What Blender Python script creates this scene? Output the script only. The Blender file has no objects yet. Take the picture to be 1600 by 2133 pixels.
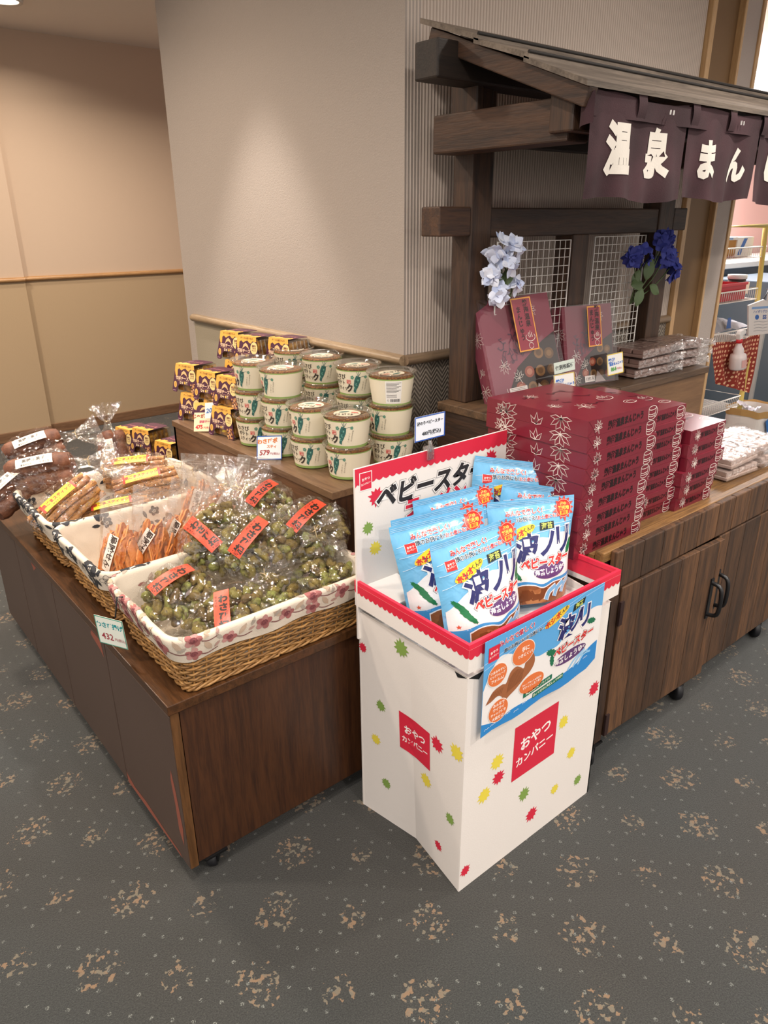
import bpy, math, random
from math import sin, cos, pi, radians, sqrt, atan2, hypot
from mathutils import Vector, Matrix, Euler, noise as mnoise
from mathutils.geometry import tessellate_polygon

# ------------------------------------------------------------------ camera, world, lights, exposure
SC = bpy.context.scene
COL = SC.collection
W_PX, H_PX, F_PX = 1600, 2133, 1516.0
cam_d = bpy.data.cameras.new('camera')
cam = bpy.data.objects.new('camera', cam_d)
COL.objects.link(cam)
SC.camera = cam
cam_d.sensor_fit = 'VERTICAL'
cam_d.sensor_height = 36.0
cam_d.lens = 36.0 * F_PX / H_PX
cam_d.clip_start = 0.02
PITCH, ROLL, YAW = radians(21.94), radians(-0.4), radians(39.47)
_f = Vector((sin(YAW)*cos(PITCH), cos(YAW)*cos(PITCH), -sin(PITCH)))
_r = Vector((cos(YAW), -sin(YAW), 0))
_u = _r.cross(_f)
_r2 = _r*cos(ROLL) + _u*sin(ROLL)
_u2 = _u*cos(ROLL) - _r*sin(ROLL)
CAM_H = 1.55
M = Matrix((( _r2.x, _u2.x, -_f.x, 0), (_r2.y, _u2.y, -_f.y, 0), (_r2.z, _u2.z, -_f.z, CAM_H), (0, 0, 0, 1)))
cam.matrix_world = M

SC.view_settings.view_transform = 'Standard'
SC.view_settings.look = 'None'
SC.view_settings.gamma = 1.0
SC.view_settings.use_curve_mapping = False
SC.view_settings.exposure = 0.47
SC.cycles.transparent_max_bounces = 40
SC.cycles.max_bounces = 8
SC.cycles.caustics_reflective = False
SC.cycles.caustics_refractive = False

world = bpy.data.worlds.new('world')
SC.world = world
world.use_nodes = True
_bg = world.node_tree.nodes['Background']
_bg.inputs[0].default_value = (1.0, 0.92, 0.85, 1)
_bg.inputs[1].default_value = 0.85

def area(name, loc, size, power, col, rot=(0, 0, 0), spread=180):
    d = bpy.data.lights.new(name, 'AREA')
    d.shape = 'DISK'
    d.size = size
    d.energy = power
    d.color = col
    d.spread = radians(spread)
    o = bpy.data.objects.new(name, d)
    COL.objects.link(o)
    o.location = loc
    o.rotation_euler = rot
    return o

WARM = (1.0, 0.84, 0.68)
NEUT = (1.0, 0.92, 0.84)
CEIL = 2.735
# lobby downlights, some unseen ones added to brighten front faces and right wall
for i, (x, y, p, c) in enumerate([(-0.5, 0.2, 17, NEUT), (0.8, -1.0, 22, NEUT), (2.6, -0.6, 26, NEUT), (-0.6, 2.2, 16, WARM), (0.45, 2.75, 18, WARM),
                               (0.35, 0.75, 18, NEUT), (0.1, 4.3, 34, WARM), (1.50, 5.22, 9, WARM), (2.1, 4.5, 24, WARM), (3.9, 0.1, 18, NEUT), (-1.8, -1.2, 26, NEUT), (1.4, -1.9, 28, NEUT), (2.35, 0.55, 13, NEUT)]):
    area('downlight_fill_lamp', (x, y, CEIL-0.03), 0.13, p, c, spread=152)
# spot close to the pillar that makes the scallop on the wallpaper
def spot(name, loc, aim, power, deg, blend, col, size=0.04):
    d = bpy.data.lights.new(name, 'SPOT')
    d.energy = power
    d.spot_size = radians(deg)
    d.spot_blend = blend
    d.color = col
    d.shadow_soft_size = size
    o = bpy.data.objects.new(name, d)
    COL.objects.link(o)
    o.location = loc
    o.rotation_euler = (Vector(aim)-Vector(loc)).to_track_quat('-Z', 'Y').to_euler()
    return o
spot('downlight_spot', (1.13, 2.53, CEIL-0.05), (1.13, 2.53, 0), 80, 56, 0.5, NEUT)
# bright service room beyond the door opening
area('service_room_lamp', (5.6, 3.0, 2.65), 1.2, 130, (1.0, 0.97, 0.95))

# ------------------------------------------------------------------ helpers: colour and materials
def lin(c):
    c = c/255.0
    return c/12.92 if c <= 0.04045 else ((c+0.055)/1.055)**2.4
def rgb(h):
    if isinstance(h, str):
        h = h.lstrip('#')
        h = tuple(int(h[i:i+2], 16) for i in (0, 2, 4))
    return (lin(h[0]), lin(h[1]), lin(h[2]), 1.0)

class NT:
    """small wrapper for writing node trees"""
    def __init__(s, name):
        s.mat = bpy.data.materials.new(name)
        s.mat.use_nodes = True
        s.t = s.mat.node_tree
        s.t.nodes.clear()
        s.out = s.t.nodes.new('ShaderNodeOutputMaterial')
    def n(s, typ, ins=None, **attrs):
        nd = s.t.nodes.new('ShaderNode'+typ)
        for k, v in attrs.items():
            setattr(nd, k, v)
        for k, v in (ins or {}).items():
            s.put(nd.inputs[k], v)
        return nd
    def put(s, sock, v):
        if isinstance(v, bpy.types.NodeSocket):
            s.t.links.new(v, sock)
        elif isinstance(v, bpy.types.Node):
            s.t.links.new(v.outputs[0], sock)
        else:
            sock.default_value = v
    def m(s, op, a, b=0.0, c=None, clamp=False):
        nd = s.t.nodes.new('ShaderNodeMath')
        nd.operation = op
        nd.use_clamp = clamp
        s.put(nd.inputs[0], a)
        s.put(nd.inputs[1], b)
        if c is not None:
            s.put(nd.inputs[2], c)
        return nd.outputs[0]
    def vm(s, op, a, b=(0, 0, 0)):
        nd = s.t.nodes.new('ShaderNodeVectorMath')
        nd.operation = op
        s.put(nd.inputs[0], a)
        s.put(nd.inputs[1], b)
        return nd.outputs[1] if op in ('LENGTH', 'DOT_PRODUCT', 'DISTANCE') else nd.outputs[0]
    def mix(s, fac, a, b):
        nd = s.t.nodes.new('ShaderNodeMix')
        nd.data_type = 'RGBA'
        s.put(nd.inputs[0], fac)
        s.put(nd.inputs[6], a)
        s.put(nd.inputs[7], b)
        return nd.outputs[2]
    def ramp(s, fac, stops):
        nd = s.t.nodes.new('ShaderNodeValToRGB')
        el = nd.color_ramp.elements
        while len(el) < len(stops):
            el.new(0.5)
        for e, (p, c) in zip(el, stops):
            e.position = p
            e.color = c if len(c) == 4 else (*c, 1)
        s.put(nd.inputs[0], fac)
        return nd.outputs[0]
    def ss(s, x, a, b):
        nd = s.t.nodes.new('ShaderNodeMapRange')
        nd.interpolation_type = 'SMOOTHSTEP'
        s.put(nd.inputs[0], x)
        nd.inputs[1].default_value = a
        nd.inputs[2].default_value = b
        return nd.outputs[0]
    def obj(s):
        return s.n('TexCoord').outputs['Object']
    def uv(s):
        return s.n('TexCoord').outputs['UV']
    def geo_pos(s):
        return s.n('NewGeometry').outputs['Position']
    def island(s):
        return s.n('NewGeometry').outputs['Random Per Island']
    def objrand(s):
        return s.n('ObjectInfo').outputs['Random']
    def scale(s, v, k):
        return s.n('Mapping', {'Vector': v, 'Scale': k if isinstance(k, tuple) else (k, k, k)}).outputs[0]
    def rotz(s, v, a, loc=(0, 0, 0)):
        return s.n('Mapping', {'Vector': v, 'Rotation': (0, 0, a), 'Location': loc}).outputs[0]
    def noise(s, v, sc, det=3, rough=0.5, dist=0.0):
        return s.n('TexNoise', {'Vector': v, 'Scale': sc, 'Detail': det, 'Roughness': rough, 'Distortion': dist})
    def bump(s, h, strength=0.3, dist=0.01, normal=None):
        i = {'Height': h, 'Strength': strength, 'Distance': dist}
        if normal is not None:
            i['Normal'] = normal
        return s.n('Bump', i).outputs[0]
    def done(s, col, rough=0.6, normal=None, **kw):
        p = s.t.nodes.new('ShaderNodeBsdfPrincipled')
        s.put(p.inputs['Base Color'], col)
        s.put(p.inputs['Roughness'], rough)
        if normal is not None:
            s.put(p.inputs['Normal'], normal)
        for k, v in kw.items():
            s.put(p.inputs[k.replace('_', ' ')], v)
        s.t.links.new(p.outputs[0], s.out.inputs[0])
        return s.mat

_flat = {}
def flat(h, rough=0.55, **kw):
    """plain paint/ink with a faint grain"""
    key = (h, rough, tuple(sorted(kw.items())))
    if key not in _flat:
        t = NT('ink_'+str(h).strip('#'))
        v = t.noise(t.obj(), 180, 2).outputs[0]
        c = t.mix(t.m('MULTIPLY', v, 0.10), rgb(h), tuple(x*0.72 for x in rgb(h)[:3])+(1,))
        _flat[key] = t.done(c, rough, **kw)
    return _flat[key]

def wood(name, c1, c2, axis='x', sc=1.0, rough=0.5, isl=0.35, bumpk=0.25, knots=False):
    t = NT(name)
    k = {'x': (1.2, 14, 14), 'y': (14, 1.2, 14), 'z': (14, 14, 1.2)}[axis]
    rnd = t.island()
    v = t.vm('ADD', t.obj(), t.n('CombineXYZ', {0: t.m('MULTIPLY', rnd, 7.3), 1: t.m('MULTIPLY', rnd, 3.1), 2: t.m('MULTIPLY', rnd, 5.7)}).outputs[0])
    v = t.scale(v, tuple(x*sc for x in k))
    n1 = t.noise(v, 3.0, 5, 0.6, 0.6).outputs[0]
    n2 = t.noise(v, 16.0, 3, 0.6).outputs[0]
    f = t.m('ADD', t.m('MULTIPLY', n1, 0.7), t.m('MULTIPLY', n2, 0.4))
    f = t.ss(f, 0.35, 0.75)
    col = t.mix(f, rgb(c1), rgb(c2))
    col = t.mix(t.m('MULTIPLY', t.m('SUBTRACT', rnd, 0.2, clamp=True), isl*1.6), col, tuple(x*0.35 for x in rgb(c1)[:3])+(1,))
    if knots:
        kn = t.n('TexVoronoi', {'Vector': t.scale(t.obj(), {'x': (1.5, 5, 5), 'y': (5, 1.5, 5), 'z': (5, 5, 1.5)}[axis]), 'Scale': 1.3, 'Randomness': 1.0}).outputs[0]
        col = t.mix(t.m('SUBTRACT', 1.0, t.ss(kn, 0.05, 0.13)), col, tuple(x*0.3 for x in rgb(c1)[:3])+(1,))
    return t.done(col, rough, t.bump(n2, bumpk, 0.002))

def film(name, haze=0.06, scale=60, bumps=0.5, tint=(0.97, 0.97, 0.97), rough=0.07, gloss=0.16, graze=0.45, crease=0.0):
    """clear crinkled packaging film"""
    t = NT(name)
    nz = t.noise(t.obj(), scale, 3, 0.55, 1.2).outputs[0]
    vo = t.n('TexVoronoi', {'Vector': t.obj(), 'Scale': scale*0.6}, feature='DISTANCE_TO_EDGE').outputs[0]
    h = t.m('ADD', nz, t.m('MULTIPLY', vo, 0.8))
    nrm = t.bump(h, bumps, 0.012)
    tr = t.n('BsdfTransparent', {'Color': (*tint, 1)})
    gl = t.n('BsdfGlossy', {'Color': (1, 1, 1, 1), 'Roughness': rough, 'Normal': nrm})
    df = t.n('BsdfTranslucent', {'Color': (0.9, 0.88, 0.85, 1), 'Normal': nrm})
    lw = t.n('LayerWeight', {'Blend': 0.35, 'Normal': nrm}).outputs[1]
    fac = t.m('ADD', t.m('MULTIPLY', lw, graze), gloss, clamp=True)
    if crease:
        # white glints painted along the fold lines of crumpled film
        warp = t.vm('ADD', t.obj(), t.vm('SCALE', t.noise(t.obj(), 22, 2).outputs[1]))
        wn = warp.node
        wn.inputs[1].links[0].from_node.inputs[3].default_value = 0.035
        e1 = t.n('TexVoronoi', {'Vector': t.scale(warp, (1.0, 1.6, 1.3)), 'Scale': 26.0}, feature='DISTANCE_TO_EDGE').outputs[0]
        patch = t.ss(t.noise(t.obj(), 16, 2).outputs[0], 0.44, 0.62)
        line = t.m('MULTIPLY', t.m('SUBTRACT', 1.0, t.ss(e1, 0.006, 0.030)), patch)
        haze = t.m('ADD', t.m('MULTIPLY', line, crease), haze, clamp=True)
        gloss = t.m('ADD', t.m('MULTIPLY', line, crease*0.8), gloss)
    a = t.n('MixShader', {0: haze, 1: tr.outputs[0], 2: df.outputs[0]})
    b = t.n('MixShader', {0: fac, 1: a.outputs[0], 2: gl.outputs[0]})
    t.t.links.new(b.outputs[0], t.out.inputs[0])
    return t.mat

# ------------------------------------------------------------------ helpers: geometry
class MB:
    """collects geometry; build() links it as ONE mesh object"""
    def __init__(s):
        s.v, s.f, s.mi, s.sm = [], [], [], []
        s.T = Matrix.Identity(4)
    def add(s, verts, faces, mi=0, smooth=False):
        o = len(s.v)
        T = s.T
        s.v.extend([T @ Vector(p) for p in verts])
        for f in faces:
            s.f.append([o+i for i in f])
            s.mi.append(mi)
            s.sm.append(smooth)
        return s
    def box(s, x0, x1, y0, y1, z0, z1, mi=0):
        v = [(x, y, z) for z in (z0, z1) for y in (y0, y1) for x in (x0, x1)]
        return s.add(v, [(0, 2, 3, 1), (4, 5, 7, 6), (0, 1, 5, 4), (2, 6, 7, 3), (0, 4, 6, 2), (1, 3, 7, 5)], mi)
    def bar(s, a, b, w, h, mi=0, up=(0, 0, 1)):
        a, b = Vector(a), Vector(b)
        d = (b-a).normalized()
        sx = d.cross(Vector(up)).normalized()
        sz = sx.cross(d)
        v = []
        for p in (a, b):
            for i, j in ((-1, -1), (1, -1), (1, 1), (-1, 1)):
                v.append(p+sx*(i*w/2)+sz*(j*h/2))
        return s.add(v, [(0, 1, 2, 3), (7, 6, 5, 4), (0, 4, 5, 1), (1, 5, 6, 2), (2, 6, 7, 3), (3, 7, 4, 0)], mi)
    def prism(s, pts, fn, h0, h1, mi=0):
        """outline pts (u,v) extruded between fn(u,v,h0) and fn(u,v,h1)"""
        n = len(pts)
        v = [fn(u, w, h0) for u, w in pts]+[fn(u, w, h1) for u, w in pts]
        tri = tessellate_polygon([[Vector((u, w, 0)) for u, w in pts]])
        f = [tuple(reversed(t)) for t in tri]+[tuple(i+n for i in t) for t in tri]
        f += [(i, (i+1) % n, n+(i+1) % n, n+i) for i in range(n)]
        return s.add(v, f, mi)
    def tube(s, path, r, n=8, mi=0, closed=False, cap=True, smooth=True):
        P = [Vector(p) for p in path]
        m = len(P)
        rr = r if isinstance(r, (list, tuple)) else [r]*m
        v, f = [], []
        up = Vector((0.0123, 0.0457, 1)).normalized()
        prev = None
        for i, p in enumerate(P):
            if closed:
                d = P[(i+1) % m]-P[i-1]
            else:
                d = P[min(i+1, m-1)]-P[max(i-1, 0)]
            d = d.normalized() if d.length > 1e-9 else Vector((0, 0, 1))
            if prev is None:
                a = d.cross(up)
                if a.length < 1e-3:
                    a = d.cross(Vector((1, 0, 0)))
            else:
                a = prev-d*prev.dot(d)
                if a.length < 1e-6:
                    a = d.cross(up)
            a.normalize()
            prev = a
            b = d.cross(a)
            for k in range(n):
                t = 2*pi*k/n
                v.append(p+(a*cos(t)+b*sin(t))*rr[i])
        for i in range(m if closed else m-1):
            i2 = (i+1) % m
            for k in range(n):
                k2 = (k+1) % n
                f.append((i*n+k, i*n+k2, i2*n+k2, i2*n+k))
        s.add(v, f, mi, smooth)
        if cap and not closed:
            s.add(v[:n], [tuple(reversed(range(n)))], mi)
            s.add(v[-n:], [tuple(range(n))], mi)
        return s
    def lathe(s, prof, n=24, c=(0, 0), mi=0, smooth=True, cap=False, sx=1.0, sy=1.0):
        v, f = [], []
        for r, z in prof:
            for k in range(n):
                t = 2*pi*k/n
                v.append((c[0]+r*cos(t)*sx, c[1]+r*sin(t)*sy, z))
        for i in range(len(prof)-1):
            for k in range(n):
                k2 = (k+1) % n
                f.append((i*n+k, i*n+k2, (i+1)*n+k2, (i+1)*n+k))
        if cap:
            f.append(tuple(reversed(range(n))))
            f.append(tuple(range((len(prof)-1)*n, len(prof)*n)))
        return s.add(v, f, mi, smooth)
    def grid(s, fn, nu, nv, mi=0, smooth=True, wrap=False):
        v = [fn(i/nu, j/nv) for j in range(nv+1) for i in range(nu if wrap else nu+1)]
        w = nu if wrap else nu+1
        f = []
        for j in range(nv):
            for i in range(nu):
                i2 = (i+1) % w if wrap else i+1
                f.append((j*w+i, j*w+i2, (j+1)*w+i2, (j+1)*w+i))
        return s.add(v, f, mi, smooth)
    def build(s, name, mats, parent=None, bevel=0.0, world=False, origin=None, seg=2):
        """world=True: the vertices are in world space, the parent has no rotation"""
        off = Vector((0, 0, 0))
        if parent is not None and world:
            off = parent_loc(parent)
        elif parent is None:
            if origin is None:
                xs = [p.x for p in s.v]
                ys = [p.y for p in s.v]
                zs = [p.z for p in s.v]
                off = Vector(((min(xs)+max(xs))/2, (min(ys)+max(ys))/2, min(zs)))
            else:
                off = Vector(origin)
        me = bpy.data.meshes.new(name)
        me.from_pydata([p-off for p in s.v], [], s.f)
        if not isinstance(mats, (list, tuple)):
            mats = [mats]
        for m_ in mats:
            me.materials.append(m_)
        me.polygons.foreach_set('material_index', s.mi)
        me.polygons.foreach_set('use_smooth', s.sm)
        me.update()
        o = bpy.data.objects.new(name, me)
        COL.objects.link(o)
        if parent is not None:
            o.parent = parent
        else:
            o.location = off
        if bevel:
            bm = o.modifiers.new('edge', 'BEVEL')
            bm.width = bevel
            bm.segments = seg
            bm.limit_method = 'ANGLE'
            bm.angle_limit = radians(40)
        return o

def parent_loc(p):
    o = Vector((0, 0, 0))
    while p is not None:
        o += p.location
        p = p.parent
    return o

def tag(o, label, cat, group=None):
    o['label'] = label
    o['category'] = cat
    if group:
        o['group'] = group
    return o
def thing(name, label, cat, loc=(0, 0, 0), rot=(0, 0, 0), group=None):
    o = bpy.data.objects.new(name, None)
    o.empty_display_size = 0.05
    COL.objects.link(o)
    o.location = loc
    o.rotation_euler = rot
    return tag(o, label, cat, group)
def structure(o, label=None):
    o['kind'] = 'structure'
    if label:
        o['label'] = label
    return o
def dup(root, label, loc=None, rot=None, mat=None, group=None, scale=None):
    r = root.copy()
    COL.objects.link(r)
    if loc is not None:
        r.location = loc
    if rot is not None:
        r.rotation_euler = rot
    if scale is not None:
        r.scale = scale
    r['label'] = label
    if group:
        r['group'] = group
    for ch in list(root.children):
        c = ch.copy()
        COL.objects.link(c)
        c.parent = r
        for g in ch.children:
            d = g.copy()
            COL.objects.link(d)
            d.parent = c
    return r

# ------------------------------------------------------------------ helpers: flat print (text, shapes) laid on a surface
_glyph = {}
def glyphs(body, bold=0.0, space=1.0):
    key = (body, round(bold, 4), space)
    if key not in _glyph:
        c = bpy.data.curves.new('g', 'FONT')
        c.body = body
        c.offset = bold
        c.resolution_u = 2
        c.space_character = space
        c.align_x = 'CENTER'
        o = bpy.data.objects.new('g', c)
        m = bpy.data.meshes.new_from_object(o)
        v = [(p.co.x, p.co.y-0.35) for p in m.vertices]
        f = [tuple(p.vertices) for p in m.polygons]
        bpy.data.meshes.remove(m)
        bpy.data.objects.remove(o)
        bpy.data.curves.remove(c)
        _glyph[key] = (v, f)
    return _glyph[key]

def ell(cx, cy, rx, ry, n=28, rot=0.0):
    return [(cx+rx*cos(t)*cos(rot)-ry*sin(t)*sin(rot), cy+rx*cos(t)*sin(rot)+ry*sin(t)*cos(rot)) for t in (2*pi*i/n for i in range(n))]
def rect(x0, x1, y0, y1):
    return [(x0, y0), (x1, y0), (x1, y1), (x0, y1)]
def burst(cx, cy, r, k=12, inner=0.62, seed=0, rot=0.0):
    rnd = random.Random(seed)
    p = []
    for i in range(2*k):
        t = rot+pi*i/k
        q = r*(1.0+rnd.uniform(-.12, .12)) if i % 2 == 0 else r*inner
        p.append((cx+q*cos(t), cy+q*sin(t)))
    return p
def star(cx, cy, r, rot=pi/2):
    return [(cx+(r if i % 2 == 0 else r*0.45)*cos(rot+pi*i/5), cy+(r if i % 2 == 0 else r*0.45)*sin(rot+pi*i/5)) for i in range(10)]
def stroke(pts, w):
    """a line of some width as closed outline"""
    P = [Vector((a, b)) for a, b in pts]
    L, R_ = [], []
    for i, p in enumerate(P):
        d = P[min(i+1, len(P)-1)]-P[max(i-1, 0)]
        d = d.normalized() if d.length > 1e-9 else Vector((1, 0))
        q = Vector((-d.y, d.x))*w/2
        L.append(p+q)
        R_.append(p-q)
    return [tuple(p) for p in L]+[tuple(p) for p in reversed(R_)]
def spline(pts, k=6):
    P = [Vector((*p, 0)) if len(p) == 2 else Vector(p) for p in pts]
    out = []
    for i in range(len(P)-1):
        p0, p1, p2, p3 = P[max(i-1, 0)], P[i], P[i+1], P[min(i+2, len(P)-1)]
        for j in range(k):
            t = j/k
            out.append(0.5*((2*p1)+(p2-p0)*t+(2*p0-5*p1+4*p2-p3)*t*t+(3*p1-p0-3*p2+p3)*t**3))
    out.append(P[-1])
    return [tuple(p[:len(pts[0])]) for p in out]

class Print:
    def __init__(s, rough=0.5):
        s.items = []
        s.cols = []
        s.rough = rough
    def _c(s, c):
        if c not in s.cols:
            s.cols.append(c)
        return s.cols.index(c)
    def poly(s, pts, c, layer=0):
        tri = tessellate_polygon([[Vector((u, w, 0)) for u, w in pts]])
        s.items.append((list(pts), [tuple(t) for t in tri], s._c(c), layer))
        return s
    def line(s, pts, w, c, layer=0):
        # quads along the line, no tessellation of thin outlines needed
        o = stroke(pts, w)
        n = len(pts)
        s.items.append((o, [(i, i+1, 2*n-2-i, 2*n-1-i) for i in range(n-1)], s._c(c), layer))
        return s
    def text(s, body, x, y, size, c, layer=1, bold=0.0, rot=0.0, sx=1.0, edge=None, edge_w=0.05, vertical=False, shear=0.0, space=1.0):
        if vertical:
            for i, ch in enumerate(body):
                d = -(i-(len(body)-1)/2)*size*1.02
                s.text(ch, x-d*sin(rot), y+d*cos(rot), size, c, layer, bold, rot, sx, edge, edge_w)
            return s
        if edge:
            s.text(body, x, y, size, edge, layer, bold+edge_w, rot, sx, shear=shear, space=space)
            layer = layer+1
        v, f = glyphs(body, bold, space)
        ca, sa = cos(rot), sin(rot)
        pts = []
        for a, b in v:
            a, b = (a+shear*b)*size*sx, b*size
            pts.append((x+a*ca-b*sa, y+a*sa+b*ca))
        s.items.append((pts, f, s._c(c), layer))
        return s
    def into(s, mb, fn, mats, maxlen=None, h0=0.0004, dh=0.00022):
        """prints onto a part: the ink goes into the part's own mesh"""
        k = len(mats)
        for pts, faces, ci, layer in s.items:
            h = h0+dh*layer
            if maxlen:
                pts, faces = _split(pts, faces, maxlen)
            mb.add([fn(u, w, h) for u, w in pts], faces, k+ci)
        mats.extend(flat(c, s.rough) for c in s.cols)
    def build(s, name, fn, parent=None, maxlen=None, h0=0.0004, dh=0.00022, world=False, label=None, shift=None):
        mb = MB()
        for pts, faces, ci, layer in s.items:
            h = h0+dh*layer
            if maxlen:
                pts, faces = _split(pts, faces, maxlen)
            mb.add([fn(u, w, h) for u, w in pts], faces, ci)
        o = mb.build(name, [flat(c, s.rough) for c in s.cols], parent, world=world)
        if label:
            o['label'] = label
        return o

def _split(pts, faces, L):
    pts = list(pts)
    tris = []
    for f in faces:
        for i in range(1, len(f)-1):
            tris.append((f[0], f[i], f[i+1]))
    for _ in range(7):
        mid = {}
        def M_(a, b):
            k = (min(a, b), max(a, b))
            if k not in mid:
                pts.append(((pts[a][0]+pts[b][0])/2, (pts[a][1]+pts[b][1])/2))
                mid[k] = len(pts)-1
            return mid[k]
        out = []
        ch = False
        for a, b, c in tris:
            la = hypot(pts[a][0]-pts[b][0], pts[a][1]-pts[b][1]) > L
            lb = hypot(pts[b][0]-pts[c][0], pts[b][1]-pts[c][1]) > L
            lc = hypot(pts[c][0]-pts[a][0], pts[c][1]-pts[a][1]) > L
            k = la+lb+lc
            if k == 0:
                out.append((a, b, c))
                continue
            ch = True
            if k == 3:
                x, y, z = M_(a, b), M_(b, c), M_(c, a)
                out += [(a, x, z), (x, b, y), (z, y, c), (x, y, z)]
            else:
                if k == 2:
                    while not (la and lb):
                        a, b, c = b, c, a
                        la, lb, lc = lb, lc, la
                    x, y = M_(a, b), M_(b, c)
                    out += [(x, b, y), (a, x, y), (a, y, c)]
                else:
                    while not la:
                        a, b, c = b, c, a
                        la, lb, lc = lb, lc, la
                    x = M_(a, b)
                    out += [(a, x, c), (x, b, c)]
        tris = out
        if not ch:
            break
    return pts, tris

def on_plane(o, ux, uy):
    """mapper: (u,v,h) -> o + u*ux + v*uy + h*normal"""
    o, ux, uy = Vector(o), Vector(ux).normalized(), Vector(uy).normalized()
    n = ux.cross(uy)
    return lambda u, v, h: o+ux*u+uy*v+n*h
def on_cyl(r0, r1, z0, z1):
    """mapper for a cone surface: u = arc length at r0, v = height"""
    def fn(u, v, h):
        r = r0+(r1-r0)*(v-z0)/(z1-z0)+h
        a = u/((r0+r1)/2)
        return (r*cos(a), r*sin(a), v)
    return fn
# ------------------------------------------------------------------ room
def carpet():
    t = NT('carpet')
    P = t.geo_pos()
    # lattice turned 45 degrees; cell 0.182 m
    S = 0.1825
    q = t.n('Mapping', {'Vector': P, 'Rotation': (0, 0, radians(45)), 'Scale': (1, 1, 1)}).outputs[0]   # x' = (x-y)/sqrt2, y' = (x+y)/sqrt2
    sep = t.n('SeparateXYZ', {0: q})
    a = t.m('DIVIDE', t.m('ADD', sep.outputs[0], 0.021+0.5*S), S)
    b = t.m('DIVIDE', t.m('ADD', sep.outputs[1], -1.241+0.5*S), S)
    ia, ib = t.m('FLOOR', a), t.m('FLOOR', b)
    jit = t.n('TexWhiteNoise', {'Vector': t.n('CombineXYZ', {0: ia, 1: ib, 2: 0.0}).outputs[0]}, noise_dimensions='3D')
    fa = t.m('SUBTRACT', t.m('FRACT', a), 0.5)
    fb = t.m('SUBTRACT', t.m('FRACT', b), 0.5)
    r = t.m('SQRT', t.m('ADD', t.m('MULTIPLY', fa, fa), t.m('MULTIPLY', fb, fb)))
    par = t.m('MODULO', t.m('ABSOLUTE', t.m('ADD', ia, 101.0)), 2.0)
    rad = t.m('ADD', 0.17, t.m('MULTIPLY', par, 0.10))
    warp = t.noise(P, 45, 2).outputs[0]
    disc = t.m('LESS_THAN', t.m('ADD', r, t.m('MULTIPLY', t.m('SUBTRACT', warp, 0.5), 0.42)), rad)
    petals = t.n('TexVoronoi', {'Vector': P, 'Scale': 95.0}).outputs[0]
    brk = t.noise(P, 62, 2, 0.45).outputs[0]
    sprig = t.m('MULTIPLY', disc, t.m('MULTIPLY', t.m('LESS_THAN', petals, 0.6), t.m('GREATER_THAN', brk, 0.525)))
    # small specks on a four times finer lattice
    s2 = S/4
    a2 = t.m('DIVIDE', t.m('ADD', sep.outputs[0], 0.021), s2)
    b2 = t.m('DIVIDE', t.m('ADD', sep.outputs[1], -1.241+s2*0.5), s2)
    w2 = t.n('TexWhiteNoise', {'Vector': t.n('CombineXYZ', {0: t.m('FLOOR', a2), 1: t.m('FLOOR', b2), 2: 3.0}).outputs[0]}, noise_dimensions='3D').outputs[0]
    ga = t.m('SUBTRACT', t.m('FRACT', a2), 0.5)
    gb = t.m('SUBTRACT', t.m('FRACT', b2), 0.5)
    r2 = t.m('SQRT', t.m('ADD', t.m('MULTIPLY', ga, ga), t.m('MULTIPLY', gb, gb)))
    fine = t.noise(P, 330, 2, 0.6).outputs[0]
    speck = t.m('MULTIPLY', t.m('LESS_THAN', r2, 0.10), t.m('MULTIPLY', t.m('GREATER_THAN', w2, 0.35), t.m('GREATER_THAN', fine, 0.52)))
    big = t.noise(P, 1.3, 2).outputs[0]
    base = t.mix(t.ss(big, 0.3, 0.7), rgb('#24221c'), rgb('#1f2626'))
    pile = t.noise(P, 300, 3, 0.75).outputs[0]
    base = t.mix(t.ss(pile, 0.3, 0.72), t.mix(0.65, base, (0.006, 0.006, 0.006, 1)), t.mix(0.075, base, (0.34, 0.33, 0.30, 1)))
    tone = t.noise(P, 38, 2).outputs[0]
    tan_ = t.mix(t.ss(tone, 0.4, 0.6), rgb('#83664a'), rgb('#6d6656'))
    tan_ = t.mix(t.m('MULTIPLY', pile, 0.5), tan_, rgb('#5a5046'))
    c = t.mix(t.m('MULTIPLY', speck, 0.75), base, rgb('#7d807a'))
    c = t.mix(t.m('MULTIPLY', sprig, 0.9), c, tan_)
    return t.done(c, 0.95, t.bump(pile, 0.55, 0.004), Sheen_Weight=0.25)

def wallpaper(name, c, bumps=0.25, scale=160, rough=0.75, spec=0.3):
    t = NT(name)
    P = t.geo_pos()
    n1 = t.noise(P, scale, 3, 0.6).outputs[0]
    n2 = t.noise(P, 1.1, 2).outputs[0]
    col = t.mix(t.m('MULTIPLY', n2, 0.25), rgb(c), tuple(x*0.8 for x in rgb(c)[:3])+(1,))
    return t.done(col, rough, t.bump(n1, bumps, 0.004), Specular_IOR_Level=spec)

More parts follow.
